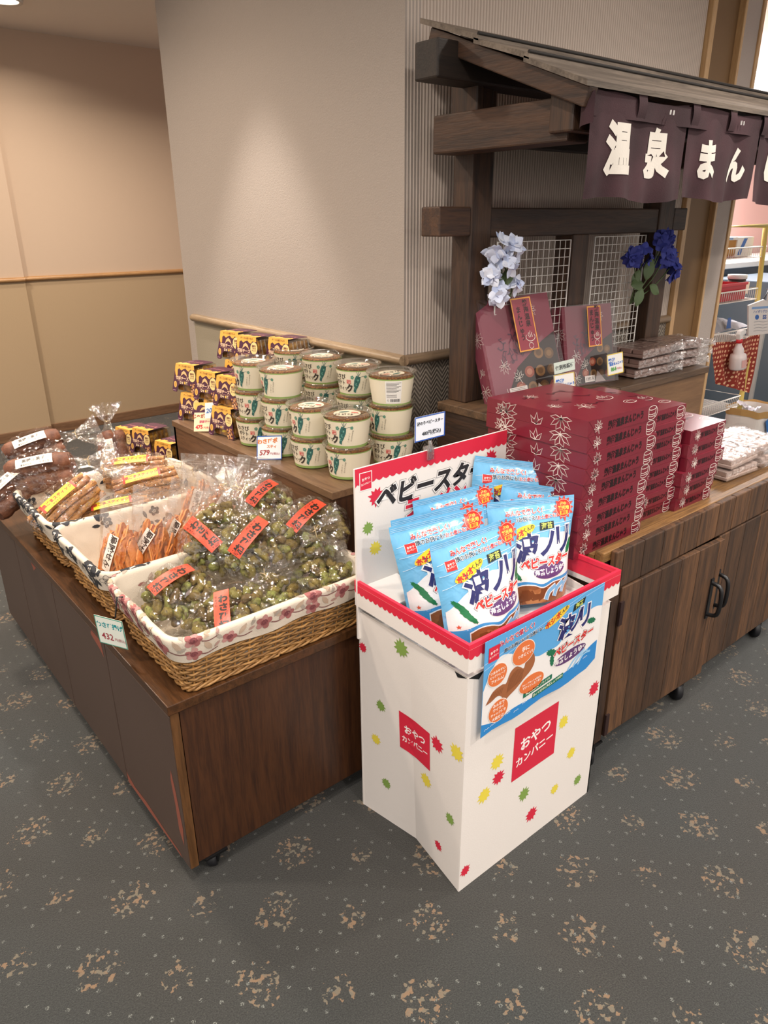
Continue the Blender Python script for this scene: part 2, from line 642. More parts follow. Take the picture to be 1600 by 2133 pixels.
M_carpet = carpet()
M_wall_far = wallpaper('beige_wallpaper', '#c9b4a0', 0.15)
M_wall_low = wallpaper('tan_wainscot', '#b39d80', 0.15)
M_ceiling = wallpaper('ceiling_paint', '#ebe3da', 0.2, 90)
M_pillar = wallpaper('grey_beige_wallpaper', '#a1968d', 0.35, 220, 0.55, 0.45)
M_pillar_low = wallpaper('olive_wainscot', '#938976', 0.3, 200)
def rib_mat():
    t = NT('ribbed_wallpaper')
    P = t.geo_pos()
    x = t.n('SeparateXYZ', {0: P}).outputs[0]
    s = t.m('SINE', t.m('MULTIPLY', x, 2*pi/0.0125))
    c = t.mix(t.ss(s, -0.9, 0.5), rgb('#ab9c90'), rgb('#c6b7ab'))
    return t.done(c, 0.7)
M_rib = rib_mat()
def herringbone():
    t = NT('herringbone_wainscot')
    P = t.geo_pos()
    s = t.n('SeparateXYZ', {0: P})
    x, z = s.outputs[0], s.outputs[2]
    zig = t.m('ABSOLUTE', t.m('SUBTRACT', t.m('FRACT', t.m('DIVIDE', x, 0.05)), 0.5))
    k = t.m('SINE', t.m('MULTIPLY', t.m('ADD', z, t.m('MULTIPLY', zig, 0.06)), 2*pi/0.016))
    c = t.mix(t.ss(k, -0.6, 0.7), rgb('#544b43'), rgb('#8d8275'))
    return t.done(c, 0.75, t.bump(k, 0.4, 0.003))
M_herr = herringbone()
M_rail = wood('rail_wood', '#a07850', '#c29a6c', 'x', 1.5, 0.35, 0.1)
M_rail_y = wood('rail_wood_y', '#7d6850', '#a18a6e', 'y', 1.5, 0.35, 0.1)
M_frame = wood('frame_wood', '#b08a60', '#caa678', 'z', 1.5, 0.4, 0.1)
M_base = wood('baseboard_wood', '#6b4f3a', '#8a6a50', 'x', 1.0, 0.45, 0.1)
M_white = flat('#e9e6e2', 0.5)

PX, PY = 1.53, 1.7515
b = MB(); b.add([(-6, -6, 0), (9, -6, 0), (9, 8, 0), (-6, 8, 0)], [(0, 1, 2, 3)])
structure(b.build('floor', M_carpet, origin=(0, 0, 0)))
b = MB(); b.box(-3.0, 3.3, -2.0, 7.0, CEIL, CEIL+0.05)
b.box(3.3, 9, 1.63, 8, CEIL, CEIL+0.05); b.box(3.3, 9, -2.0, 1.63, CEIL, CEIL+0.05)
structure(b.build('ceiling', M_ceiling))
def rounded_rail(name, a, bb, nrm, mat, h=0.034, d=0.022):
    """half-round moulding from a to bb, nrm = outward direction"""
    a, bb, nrm = Vector(a), Vector(bb), Vector(nrm).normalized()
    m = MB()
    k = 8
    v = []
    for p in (a, bb):
        for i in range(k+1):
            t = -pi/2+pi*i/k
            v.append(p+nrm*(d*cos(t))+Vector((0, 0, h/2*sin(t))))
    f = [(i, i+1, k+1+i+1, k+1+i) for i in range(k)]
    m.add(v, f, 0, True)
    m.add([v[i] for i in range(k+1)], [tuple(range(k+1))])
    m.add([v[k+1+i] for i in range(k+1)], [tuple(reversed(range(k+1)))])
    return structure(m.build(name, mat))
# far wall with its wainscot, the proud section on the left
b = MB(); b.box(1.508, 4.2, 5.95, 6.1, 1.175, CEIL)
structure(b.build('wall_far', M_wall_far))
b = MB(); b.box(1.508, 4.2, 5.95, 6.1, 0, 1.175)
structure(b.build('wall_far_lower', M_wall_low))
b = MB(); b.box(-3.0, 1.508, 5.90, 6.1, 1.175, CEIL)
structure(b.build('wall_far_left', M_wall_far))
b = MB(); b.box(-3.0, 1.508, 5.90, 6.1, 0, 1.175)
structure(b.build('wall_far_left_lower', M_wall_low))
rounded_rail('trim_1', (1.508, 5.95, 1.16), (4.2, 5.95, 1.16), (0, -1, 0), M_rail)
rounded_rail('trim_2', (-3, 5.90, 1.16), (1.508, 5.90, 1.16), (0, -1, 0), M_rail)
b = MB(); b.box(1.508, 4.2, 5.935, 5.95, 0, 0.075)
structure(b.build('baseboard_far', M_base, bevel=0.004))
b = MB(); b.box(-3, 1.508, 5.885, 5.90, 0, 0.075)
structure(b.build('baseboard_far_left', M_base, bevel=0.004))
# the pillar / wall block: smooth face towards the snack cabinet, ribbed face behind the stall
b = MB(); b.box(PX, PX+0.06, PY+0.002, 3.235, 1.13, CEIL); b.box(PX, 3.45, 3.235, 3.3, 0, CEIL)
structure(b.build('wall_pillar', M_pillar))
b = MB(); b.box(PX, PX+0.06, PY+0.002, 3.235, 0, 1.13)
structure(b.build('wall_pillar_lower', M_pillar_low))
b = MB()
nr = int((3.07-PX)/0.0125)
v, f = [], []
for i in range(nr*6+1):
    x = PX+0.001+i*0.0125/6
    y = PY+0.002*(1-sin(2*pi*x/0.0125))
    v += [(x, y, 1.12), (x, y, CEIL)]
f = [(2*i, 2*i+2, 2*i+3, 2*i+1) for i in range(nr*6)]
b.add(v, f, 0, True)
b.box(PX+0.01, 3.072, PY+0.006, PY+0.05, 1.12, CEIL)
structure(b.build('wall_right', M_rib))
b = MB(); b.box(PX+0.001, 3.072, PY, PY+0.05, 0, 1.12)
structure(b.build('wall_right_lower', M_herr))
rounded_rail('trim_3', (PX, PY, 1.132), (PX, 3.235, 1.132), (-1, 0, 0), M_rail_y)
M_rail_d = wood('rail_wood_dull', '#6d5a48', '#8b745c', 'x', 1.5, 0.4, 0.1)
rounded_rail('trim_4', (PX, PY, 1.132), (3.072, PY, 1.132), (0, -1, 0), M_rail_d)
# casing of the opening to the service room
b = MB(); b.box(3.072, 3.104, PY-0.02, PY+0.03, 0, CEIL)
structure(b.build('trim_5', M_frame, bevel=0.003))
M_panel = wallpaper('brown_door_panel', '#7b5f41', 0.1, 60, 0.5)
b = MB(); b.box(3.104, 3.319, PY+0.008, PY+0.06, 0, CEIL)
structure(b.build('door_1', M_panel))
b = MB(); b.box(3.319, 3.336, PY-0.02, PY+0.06, 0, CEIL)
structure(b.build('trim_6', M_frame, bevel=0.003))
b = MB(); b.box(3.336, 3.465, PY-0.012, PY+0.14, 0, CEIL)
structure(b.build('wall_door_jamb', wallpaper('jamb_wallpaper', '#b3a79f', 0.6, 260)))
b = MB(); b.box(3.465, 3.489, PY-0.02, PY+0.15, 0, CEIL)
structure(b.build('trim_7', M_frame, bevel=0.003))
# service room walls
M_pink = wallpaper('pink_wall', '#dcb0a8', 0.1)
b = MB(); b.box(3.4, 9.0, 3.6, 3.7, 0, CEIL)
structure(b.build('wall_service_room', M_pink))
b = MB(); b.box(3.4, 3.46, 1.91, 3.6, 0, CEIL)
structure(b.build('wall_service_room_side', M_white))
b = MB(); b.box(9.0, 9.1, -2, 3.7, 0, CEIL)
structure(b.build('wall_service_room_end', M_white))

# the recessed downlight whose rim shows at the top left corner
dl = thing('ceiling_downlight', 'recessed round ceiling downlight glowing at the top left corner', 'ceiling light', (1.50, 5.22, CEIL-0.012))
b = MB(); b.lathe([(0.075, 0.0), (0.095, -0.004), (0.098, 0.010), (0.075, 0.011)], 32)
b.build('trim_ring', flat('#e6e2dc', 0.4), dl)
b = MB(); b.lathe([(0.076, 0.006), (0.001, 0.006)], 32)
t = NT('downlight_glow')
em = t.n('Emission', {'Color': (1.0, 0.85, 0.68, 1), 'Strength': 9.0})
t.t.links.new(em.outputs[0], t.out.inputs[0])
b.build('diffuser', t.mat, dl)
# ------------------------------------------------------------------ brown display cabinet on casters (left)
def cab_top_mat():
    return wood('dark_brown_laminate_top', '#301d0e', '#53341c', 'y', 1.6, 0.32, 0.0, 0.1)
M_cab_top = cab_top_mat()
M_cab_side = wood('dark_brown_veneer', '#2f1b11', '#482b18', 'z', 1.3, 0.38, 0.0, 0.15)
M_cab_door = wallpaper('brown_door_paint', '#54443c', 0.12, 320, 0.45)
M_step = wood('riser_veneer', '#4e3421', '#6f4d33', 'y', 1.0, 0.5, 0.0, 0.1)
M_rub = flat('#16161a', 0.5)
M_dkmetal = flat('#3a3a3c', 0.35, Metallic=0.9)
M_scuff = flat('#8c4d3c', 0.7)
M_edge = flat('#a07a58', 0.6)

def caster(parent, x, y, h, r=0.03, name='caster', ang=0.6):
    """wheel, fork and plate of a swivel caster as a part with its wheel as sub-part; world coords"""
    pr = MB()
    ca, sa = cos(ang), sin(ang)
    pr.box(x-0.03, x+0.03, y-0.03, y+0.03, h-0.006, h)
    for s in (-1, 1):
        ax, ay = x-sa*s*0.016, y+ca*s*0.016
        pr.bar((ax, ay, r*0.9), (ax, ay, h-0.004), 0.004, 0.03, 0, up=(ca, sa, 0))
    p = pr.build(name, M_dkmetal, parent, world=True)
    w = MB()
    prof = [(0.0, -0.013), (r*0.5, -0.013), (r*0.9, -0.012), (r, -0.006), (r, 0.006), (r*0.9, 0.012), (r*0.5, 0.013), (0.0, 0.013)]
    w.T = Matrix.Translation((x, y, r)) @ Matrix.Rotation(ang, 4, 'Z') @ Matrix.Rotation(pi/2, 4, 'X')
    w.lathe(prof, 22)
    w.build('wheel', M_rub, p, world=True)

CX0, CY0, CX1, CY1, CZ = 0.482, 1.352, 1.51, 3.03, 0.543
cab = thing('display_cabinet', 'long low dark brown cabinet on casters carrying the three lined baskets', 'cabinet', (CX0, CY0, 0))
b = MB(); b.box(CX0-0.004, CX1, CY0-0.006, CY1, CZ-0.026, CZ)
b.build('countertop', M_cab_top, cab, world=True, bevel=0.002)
b = MB(); b.box(CX0+0.025, CX1, CY0+0.002, CY0+0.02, 0.056, CZ-0.026)
b.build('side_panel', M_cab_side, cab, world=True, bevel=0.001)
b = MB(); b.box(CX0+0.02, CX1-0.02, CY0+0.021, CY1-0.02, 0.06, CZ-0.027); b.box(CX0+0.004, CX0+0.022, CY0+0.021, CY1-0.02, 0.485, CZ-0.027)
b.build('carcass', flat('#1d130d', 0.7), cab, world=True)
seams = [1.352, 1.760, 2.215, 2.632, 3.03]
for i in range(4):
    d = MB(); d.box(CX0, CX0+0.02, seams[i]+0.003, seams[i+1]-0.003, 0.048, 0.508)
    door = d.build('door', [M_cab_door], cab, world=True, bevel=0.002)
    if i == 0:
        s = Print(0.7)
        # worn patches along the bottom edge and the near edge of the first door (u = -y, v = z)
        s.poly([(-1.40, 0.049), (-1.52, 0.049), (-1.62, 0.049), (-1.75, 0.049), (-1.757, 0.082), (-1.70, 0.066), (-1.62, 0.072), (-1.5, 0.062), (-1.41, 0.058)], '#8c4d3c')
        s.poly([(-1.374, 0.11), (-1.392, 0.15), (-1.394, 0.23), (-1.402, 0.30), (-1.392, 0.335), (-1.380, 0.28), (-1.366, 0.17)], '#8c4d3c')
        s.build('worn_edge', lambda u, v, h: (CX0-h, -u, v), door, world=True)
    if i in (1, 2):
        s = Print(0.7)
        yy = seams[i]
        s.poly([(-yy-0.03, 0.505), (-yy-0.10, 0.505), (-yy-0.11, 0.488), (-yy-0.05, 0.47), (-yy-0.02, 0.455)] if i == 1 else [(-yy-0.16, 0.50), (-yy-0.22, 0.50), (-yy-0.20, 0.475)], '#8c4d3c')
        s.build('worn_patch', lambda u, v, h: (CX0-h, -u, v), door, world=True)
b = MB(); b.box(CX0+0.001, CX0+0.022, CY0-0.001, CY0+0.0015, 0.050, CZ-0.026)
b.build('edge_strip', wood('edge_veneer', '#4a3018', '#6e4a2a', 'z', 1.0, 0.4), cab, world=True)
caster(cab, 0.553, 1.378, 0.056, 0.024, ang=0.9)
caster(cab, 1.25, 1.43, 0.056, 0.024, ang=0.4)
caster(cab, 0.58, 2.93, 0.056, 0.024, ang=0.3)

# riser along the wall
RX0, RY0, RX1, RY1, RZ = 1.108, 1.575, 1.515, 2.63, 0.835
ris = thing('display_riser', 'brown veneered riser box on the cabinet under the cups and cheese boxes', 'riser', (RX0, RY0, CZ))
b = MB(); b.box(RX0, RX1, RY0, RY1, RZ-0.022, RZ)
b.build('top_board', wood('riser_top', '#5a4230', '#775b42', 'y', 1.0, 0.4, 0.0, 0.1), ris, world=True, bevel=0.0015)
b = MB(); b.box(RX0+0.004, RX0+0.02, RY0+0.02, RY1-0.004, CZ, RZ-0.022)
b.build('front_panel', M_step, ris, world=True)
b = MB(); b.box(RX0+0.004, RX1, RY0+0.004, RY0+0.02, CZ, RZ-0.022)
b.build('side_panel', M_cab_side, ris, world=True)
b = MB(); b.box(RX0+0.004, RX1, RY1-0.02, RY1-0.004, CZ, RZ-0.022)
b.build('side_panel', M_cab_side, ris, world=True)

# ------------------------------------------------------------------ wooden stall (right)
M_plank = wood('stall_plank', '#352316', '#6c4a2e', 'z', 0.8, 0.66, 0.6, 0.5, True)
M_stall_x = wood('stall_beam_x', '#2c1c15', '#523622', 'x', 0.8, 0.6, 0.4, 0.5, True)
M_stall_y = wood('stall_beam_y', '#291b14', '#4d3321', 'y', 0.8, 0.6, 0.4, 0.5)
M_stall_z = wood('stall_post', '#271a14', '#4d3422', 'z', 0.8, 0.6, 0.4, 0.5, True)
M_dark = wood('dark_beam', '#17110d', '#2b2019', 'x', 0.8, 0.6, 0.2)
M_rooft = wood('roof_board', '#554a40', '#86786a', 'x', 0.7, 0.75, 0.3, 0.5)
M_ledge = wood('worn_ledge', '#54391f', '#8d6739', 'x', 1.2, 0.5, 0.2, 0.5)
M_blk = flat('#141416', 0.35)
SX0, SX1, SY0, SZ = 1.592, 2.92, 0.958, 0.722
stall = thing('market_stall', 'dark stained wooden market stall with plank doors, posts and lean-to roof', 'stall', (SX0, SY0, 0))
xs = [SX0, 1.627, 1.726, 1.827, 1.932, 2.031, 2.145, 2.246, 2.352, 2.46, 2.565, 2.67, 2.775, SX1]
b = MB()
for i in range(len(xs)-1):
    b.box(xs[i]+0.001, xs[i+1]-0.001, SY0, SY0+0.02, 0.607, SZ)
b.build('fascia', M_plank, stall, world=True, bevel=0.003)
b = MB(); b.box(SX0, 1.634, SY0+0.003, SY0+0.03, 0.085, 0.607)
b.build('corner_post', M_stall_z, stall, world=True, bevel=0.003)
def stall_door(x0, x1, hx, ajar):
    cuts = [x for x in xs if x0+0.02 < x < x1-0.02]
    cuts = [x0]+cuts+[x1]
    d = MB()
    hinge = Vector((x0 if ajar > 0 else x1, SY0+0.02, 0))
    d.T = Matrix.Translation(hinge) @ Matrix.Rotation(-ajar, 4, 'Z') @ Matrix.Translation(-hinge)
    T = d.T
    for i in range(len(cuts)-1):
        d.box(cuts[i]+0.0008, cuts[i+1]-0.0008, SY0-0.002, SY0+0.018, 0.10, 0.602)
    dr = d.build('door', M_plank, stall, world=True, bevel=0.002)
    h = MB(); h.T = T
    pts = spline([(hx, SY0-0.004, 0.345), (hx, SY0-0.035, 0.355), (hx, SY0-0.042, 0.40), (hx, SY0-0.035, 0.45), (hx, SY0-0.004, 0.46)], 5)
    h.tube(pts, 0.007, 8)
    h.bar((hx, SY0-0.004, 0.33), (hx, SY0-0.004, 0.475), 0.016, 0.005, 0, up=(0, 1, 0))
    h.build('handle', M_blk, dr, world=True)
    for z in (0.53, 0.15):
        g = MB(); g.T = T
        g.box(x0+(0.0 if ajar >= 0 else x1-x0-0.012)-0.004, x0+(0.0 if ajar >= 0 else x1-x0-0.012)+0.012, SY0-0.007, SY0, z-0.045, z+0.03)
        g.build('hinge', flat('#2a1715', 0.5), dr, world=True)
stall_door(1.637, 2.176, 2.135, 0.035)
stall_door(2.180, 2.75, 2.21, -0.0001)
b = MB(); b.box(2.755, SX1, SY0+0.003, SY0+0.03, 0.085, 0.607)
b.build('corner_post', M_stall_z, stall, world=True, bevel=0.003)
b = MB(); b.box(SX0+0.002, SX0+0.02, SY0+0.03, 1.60, 0.085, 0.70); b.box(SX0+0.02, SX1-0.02, SY0+0.05, 1.60, 0.085, 0.69)
b.build('carcass', M_stall_z, stall, world=True)
b = MB()
b.box(SX0-0.03, SX1, SY0+0.0205, SY0+0.05, SZ-0.03, SZ-0.001)
b.build('front_ledge', M_ledge, stall, world=True, bevel=0.003)
b = MB()
for i in range(5):
    b.box(SX0-0.03, SX1, SY0+0.051+i*0.12, SY0+0.051+i*0.12+0.119, 0.69, 0.706)
b.build('counter_board', M_ledge, stall, world=True)
for x, y, a in ((1.605, 0.985, 0.9), (2.109, 0.985, 1.0), (2.72, 1.0, 0.8), (1.65, 1.5, 0.2)):
    caster(stall, x, y, 0.085, 0.038, ang=a)
# rear shelf
HX0, HX1, HY0, HZ = 1.552, 2.735, 1.355, 1.02
b = MB()
for i in range(2):
    w = (HX1-HX0)/2
    b.box(HX0+i*w+0.0008, HX0+(i+1)*w-0.0008, HY0, 1.62, HZ-0.025, HZ)
b.build('rear_shelf', wood('shelf_board', '#3d2d20', '#6a5038', 'x', 0.8, 0.55, 0.5), stall, world=True, bevel=0.003)
b = MB(); b.box(HX0+0.012, HX1-0.01, HY0+0.01, HY0+0.03, 0.706, HZ-0.025)
b.build('shelf_front', wood('shelf_front_panel', '#5d432b', '#74563a', 'x', 0.6, 0.55, 0.1), stall, world=True)
b = MB(); b.box(HX0+0.005, HX0+0.03, HY0+0.03, 1.62, 0.706, HZ-0.025)
b.build('shelf_side', M_stall_y, stall, world=True)
# posts and rails
for i, (x0, x1) in enumerate(((1.598, 1.682), (2.075, 2.16), (2.57, 2.665))):
    b = MB(); b.box(x0, x1, 1.545, 1.62, HZ, 2.0 if i != 1 else 1.50)
    b.build('post', M_stall_z, stall, world=True, bevel=0.004)
b = MB(); b.box(1.575, 1.597, 1.515, 1.61, 1.80, 1.98); b.box(1.612, 1.652, 1.53, 1.5445, 1.805, 1.96)
b.build('batten', M_stall_z, stall, world=True, bevel=0.003)
b = MB(); b.box(1.475, 1.597, 1.545, 1.62, 1.503, 1.58); b.box(1.683, 2.569, 1.55, 1.62, 1.497, 1.578); b.box(2.666, 2.755, 1.545, 1.62, 1.503, 1.58)
b.build('cross_rail', M_stall_x, stall, world=True, bevel=0.004)
b = MB(); b.box(1.515, 1.597, 1.17, 1.62, 1.712, 1.806)
b.build('arm_beam', M_stall_y, stall, world=True, bevel=0.005)
b = MB(); b.box(1.50, 1.59, 1.145, 1.215, 1.73, 1.815)
b.build('arm_block', M_stall_z, stall, world=True, bevel=0.005)
b = MB(); b.box(2.666, 2.74, 1.17, 1.62, 1.712, 1.806)
b.build('arm_beam', M_stall_y, stall, world=True, bevel=0.005)
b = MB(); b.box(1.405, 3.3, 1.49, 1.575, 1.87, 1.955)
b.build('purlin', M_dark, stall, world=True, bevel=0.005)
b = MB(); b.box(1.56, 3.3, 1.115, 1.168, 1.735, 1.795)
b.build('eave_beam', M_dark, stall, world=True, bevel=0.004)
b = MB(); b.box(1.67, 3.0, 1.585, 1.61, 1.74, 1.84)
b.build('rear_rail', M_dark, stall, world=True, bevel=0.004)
# lean-to roof of lapped boards with rafters
RXL, RXR = 1.462, 3.6
ry0, rz0, ry1, rz1 = 1.618, 2.022, 1.088, 1.822
def roofp(t, dz=0.0):
    return (ry0+(ry1-ry0)*t, rz0+(rz1-rz0)*t+dz)
laps = [0.0, 0.36, 0.66, 1.0]
b = MB()
for i in range(3):
    t0, t1 = laps[i], min(laps[i+1]+0.03, 1.0)
    ya, za = roofp(t0)
    yb, zb = roofp(t1, 0.009 if i < 2 else 0.0)
    v = [(x, y, z+dz) for dz in (-0.012, 0.0) for (y, z) in ((ya, za), (yb, zb)) for x in (RXL, RXR)]
    b.add(v, [(0, 1, 3, 2), (4, 6, 7, 5), (0, 4, 5, 1), (2, 3, 7, 6), (0, 2, 6, 4), (1, 5, 7, 3)])
b.build('roof_boards', M_rooft, stall, world=True)
b = MB()
for i in (1, 2):
    y, z = roofp(laps[i]+0.028, 0.012)
    b.tube([(RXL, y, z), (RXR, y, z)], 0.004, 6)
b.build('roof_seam', flat('#1a1512', 0.8), stall, world=True)
for x in (RXL+0.012, 2.1, 2.75):
    b = MB(); y1_, z1_ = roofp(0.04, -0.034); y2_, z2_ = roofp(0.985, -0.034)
    b.bar((x+0.016, y1_, z1_), (x+0.016, y2_, z2_), 0.032, 0.042)
    b.build('rafter', M_stall_y, stall, world=True, bevel=0.003)
# ------------------------------------------------------------------ cardboard dump bin with header board
M_card = wallpaper('white_card', '#e3dcd6', 0.08, 300, 0.5)
M_red = flat('#d0263c', 0.4)
M_redlip = flat('#dd2c46', 0.35)
M_gap = flat('#0c0c0c', 0.9)
BX0, BX1, BY0, BY1, BZ = 0.978, 1.507, 0.907, 1.292, 0.714
dump = thing('dump_bin', 'white cardboard dump bin with red scalloped rim, full of blue snack bags', 'dump bin', (BX0, BY0, 0))
b = MB()
T_ = 0.005
ym, xi = 1.10, 1.010          # crease of the folded side wall, pushed in at the foot
zt = 0.628
def wall(pts_out, inward):
    n = len(pts_out)
    v = list(pts_out)+[Vector(p)+Vector(inward)*T_ for p in pts_out]
    f = [tuple(range(n)), tuple(reversed(range(n, 2*n)))]+[(i, n+i, n+(i+1) % n, (i+1) % n) for i in range(n)]
    b.add(v, f)
wall([(BX0, BY0, 0), (BX1, BY0, 0), (BX1, BY0, zt), (BX1-0.012, BY0, zt), (BX0+0.03, BY0, zt), (BX0, BY0, zt-0.002)], (0, 1, 0))
def sidemap(u, v, h):
    """folded side wall: u = -y, v = z"""
    y = -u
    k = max(0.0, 1-v/(zt+0.05))*(xi-BX0)
    if y < ym:
        x = BX0+k*(y-BY0)/(ym-BY0)
    else:
        x = BX0+k*(BY1-y)/(BY1-ym)
    return (x-h, y, v)
for hh in (0.0, -T_):
    for ya, yb in ((BY0, ym), (ym, BY1)):
        b.grid(lambda s_, t_: sidemap(-(ya+(yb-ya)*s_), zt*t_, hh), 6, 14, 0, False)
wall([(BX1, BY0, 0), (BX1, BY1, 0), (BX1, BY1, zt+0.05), (BX1, BY0, zt)], (-1, 0, 0))
wall([(BX0, BY1, 0), (BX0, BY1, zt+0.08), (BX1, BY1, zt+0.08), (BX1, BY1, 0)], (0, -1, 0))
b.box(BX0+0.006, BX1-0.006, BY0+0.006, BY1-0.006, 0.618, 0.624)
body_mb, body_mats = b, [M_card]
b = MB(); b.add([(BX0+0.002, BY0-0.0006, zt-0.0005), (BX0+0.05, BY0-0.0006, zt-0.0005), (BX0+0.035, BY0-0.0006, zt-0.017)], [(0, 1, 2)])
b.add([(BX0-0.0006, BY0+0.002, zt-0.0005), (BX0-0.0006, BY0+0.04, zt-0.0005), (BX0-0.0006, BY0+0.03, zt-0.012)], [(0, 1, 2)])
b.build('corner_slot', M_gap, dump, world=True)
# rim tray
b = MB()
e = 0.006
lx0, lx1, ly0, ly1 = BX0-e, BX1+0.018, BY0-e, BY1+0.006
def band(z0, z1, t, m):
    b.box(lx0, lx1, ly0, ly0+t, z0, z1, m); b.box(lx0, lx1, ly1-t, ly1, z0, z1, m)
    b.box(lx0, lx0+t, ly0+t, ly1-t, z0, z1, m); b.box(lx1-t, lx1, ly0+t, ly1-t, z0, z1, m)
band(0.645, 0.704, 0.005, 0)
band(0.704, 0.716, 0.008, 1)
# inside of the tray is red at the top
b.box(lx0+0.005, lx1-0.005, ly0+0.005, ly0+0.0055, 0.66, 0.704, 1); b.box(lx1-0.0055, lx1-0.005, ly0+0.005, ly1-0.005, 0.66, 0.704, 1)
rim_mb, rim_mats = b, [M_card, M_redlip]
b = MB(); b.add([(lx0+0.006, BY1-0.006, 0.694), (lx0+0.006, BY1-0.10, 0.672), (lx0+0.13, BY1-0.10, 0.672), (lx0+0.13, BY1-0.006, 0.694),
                 (lx0+0.006, BY1-0.006, 0.697), (lx0+0.006, BY1-0.10, 0.675), (lx0+0.13, BY1-0.10, 0.675), (lx0+0.13, BY1-0.006, 0.697)],
                [(0, 1, 2, 3), (7, 6, 5, 4), (0, 4, 5, 1), (1, 5, 6, 2), (2, 6, 7, 3), (3, 7, 4, 0)])
b.build('inner_flap', M_card, dump, world=True)
def scallop(u0, u1, ztop, zbase, amp=0.006, step=0.018):
    n = max(4, int((u1-u0)/step)*4)
    lower = [(u0+(u1-u0)*i/n, zbase-amp*abs(sin(pi*i/4.0))) for i in range(n+1)]
    return [(u0, ztop)]+lower+[(u1, ztop)]
RED, GRN, YEL, INK = '#cf2840', '#7f9c4c', '#e2cf4a', '#2a2626'
def company(pr, cx, cy, w, h, c=RED, layer=0):
    """red square company mark with two lines of white lettering"""
    pr.poly(rect(cx-w/2, cx+w/2, cy-h/2, cy+h/2), c, layer)
    pr.text('おやつ', cx, cy+h*0.13, w*0.24, '#f3ece8', layer+1, 0.03, 0.12)
    pr.text('カンパニー', cx, cy-h*0.15, w*0.175, '#f3ece8', layer+1, 0.03, 0.12)
fm = lambda u, v, h: (u, ly0-h, v)
p = Print(0.4)
p.poly(scallop(lx0, lx1, 0.704, 0.684), RED)
p.into(rim_mb, fm, rim_mats)
lm = lambda u, v, h: (lx0-h, -u, v)
p = Print(0.4)
p.poly(scallop(-ly1, -ly0, 0.704, 0.686), RED)
p.into(rim_mb, lm, rim_mats)
rim_mb.build('rim_tray', rim_mats, dump, world=True)
fm = lambda u, v, h: (u, BY0-h, v)
p = Print(0.45)
company(p, 1.236, 0.325, 0.168, 0.165)
for i, (x, z, r, c) in enumerate([(1.093, 0.340, 0.024, YEL), (1.474, 0.374, 0.024, RED), (1.101, 0.288, 0.022, RED), (1.349, 0.328, 0.022, YEL),
                                  (1.053, 0.262, 0.024, YEL), (1.207, 0.172, 0.022, GRN), (1.246, 0.081, 0.024, RED), (1.446, 0.08, 0.019, GRN), (0.998, 0.057, 0.018, RED),
                                  (1.40, 0.20, 0.02, YEL), (1.34, 0.11, 0.018, YEL)]):
    p.poly(burst(x, z, r, 11, 0.66, i), c)
p.into(body_mb, fm, body_mats)
p = Print(0.45)
company(p, -1.088, 0.345, 0.115, 0.115)
for i, (y, z, r, c) in enumerate([(1.13, 0.595, 0.026, GRN), (1.277, 0.527, 0.016, RED), (1.213, 0.38, 0.018, GRN), (1.235, 0.259, 0.018, YEL), (1.003, 0.389, 0.023, RED),
                                  (0.933, 0.412, 0.024, YEL), (1.047, 0.246, 0.022, YEL), (0.996, 0.072, 0.016, RED), (1.20, 0.13, 0.018, GRN), (0.95, 0.20, 0.018, GRN)]):
    p.poly(burst(-y, z, r, 11, 0.66, i+20), c)
p.into(body_mb, sidemap, body_mats, maxlen=0.03, h0=0.0008)
body_mb.build('body', body_mats, dump, world=True)
# header board
HB = 1.286
b = MB(); b.box(0.971, 1.502, HB, HB+0.006, 0.55, 1.008)
head_mb, head_mats = b, [M_card]
hm = lambda u, v, h: (u, HB-h, v)
p = Print(0.4)
p.poly([(0.9715, 1.0078), (1.502, 1.0078), (1.502, 0.972)]+[(1.502-0.53*i/100, 0.972-0.006*abs(sin(pi*i/4))) for i in range(1, 100)]+[(0.9715, 0.962)], RED)
p.poly(rect(0.984, 1.022, 0.950, 0.996), '#f3ece8', 1)
company(p, 1.003, 0.973, 0.034, 0.042, RED, 2)
for (s, x, z, sz, col) in (('ベビースター', 1.228, 0.918, 0.064, INK), ('ラーメン', 1.235, 0.866, 0.056, RED)):
    p.text(s, x, z, sz, '#9a9693', 1, 0.115, 0.0, 1.0, shear=0.18)
    p.text(s, x, z, sz, '#efe9e4', 2, 0.09, 0.0, 1.0, shear=0.18)
    p.text(s, x, z, sz, col, 3, 0.045, 0.0, 1.0, shear=0.18)
for i, (x, z, r, c) in enumerate([(1.036, 0.924, 0.026, RED), (1.008, 0.850, 0.018, GRN), (1.425, 0.875, 0.02, YEL), (1.44, 0.94, 0.024, RED), (1.03, 0.79, 0.02, YEL)]):
    p.poly(burst(x, z, r, 11, 0.66, i+50), c)
p.into(head_mb, hm, head_mats)
head_mb.build('header_board', head_mats, dump, world=True)

# blue poster taped over the front
PO = BY0-0.014
b = MB()
out = [(1.012, 0.712), (1.442, 0.712), (1.442, 0.62), (1.436, 0.494)]+[(1.436-0.424*i/12, 0.474+0.004*sin(i*1.3)-0.014*i/12) for i in range(1, 13)]
b.prism(out, lambda u, v, h: (u, PO-h+0.012*max(0, (0.66-v))*0, v), 0.0, 0.001)
post_mb, post_mats = b, [flat('#5aa2d8', 0.35)]
pm = lambda u, v, h: (u, PO-0.001-h, v)
p = Print(0.35)
WHT, SKY2, NAVY, ORG = '#e6e2e0', '#2f83c6', '#2b2d66', '#d9733e'
cl = spline([(1.012, 0.585), (1.03, 0.62), (1.06, 0.655), (1.10, 0.648), (1.13, 0.625), (1.17, 0.612), (1.20, 0.60), (1.23, 0.60), (1.27, 0.60), (1.30, 0.62), (1.345, 0.632), (1.38, 0.65), (1.41, 0.655), (1.441, 0.648)], 5)
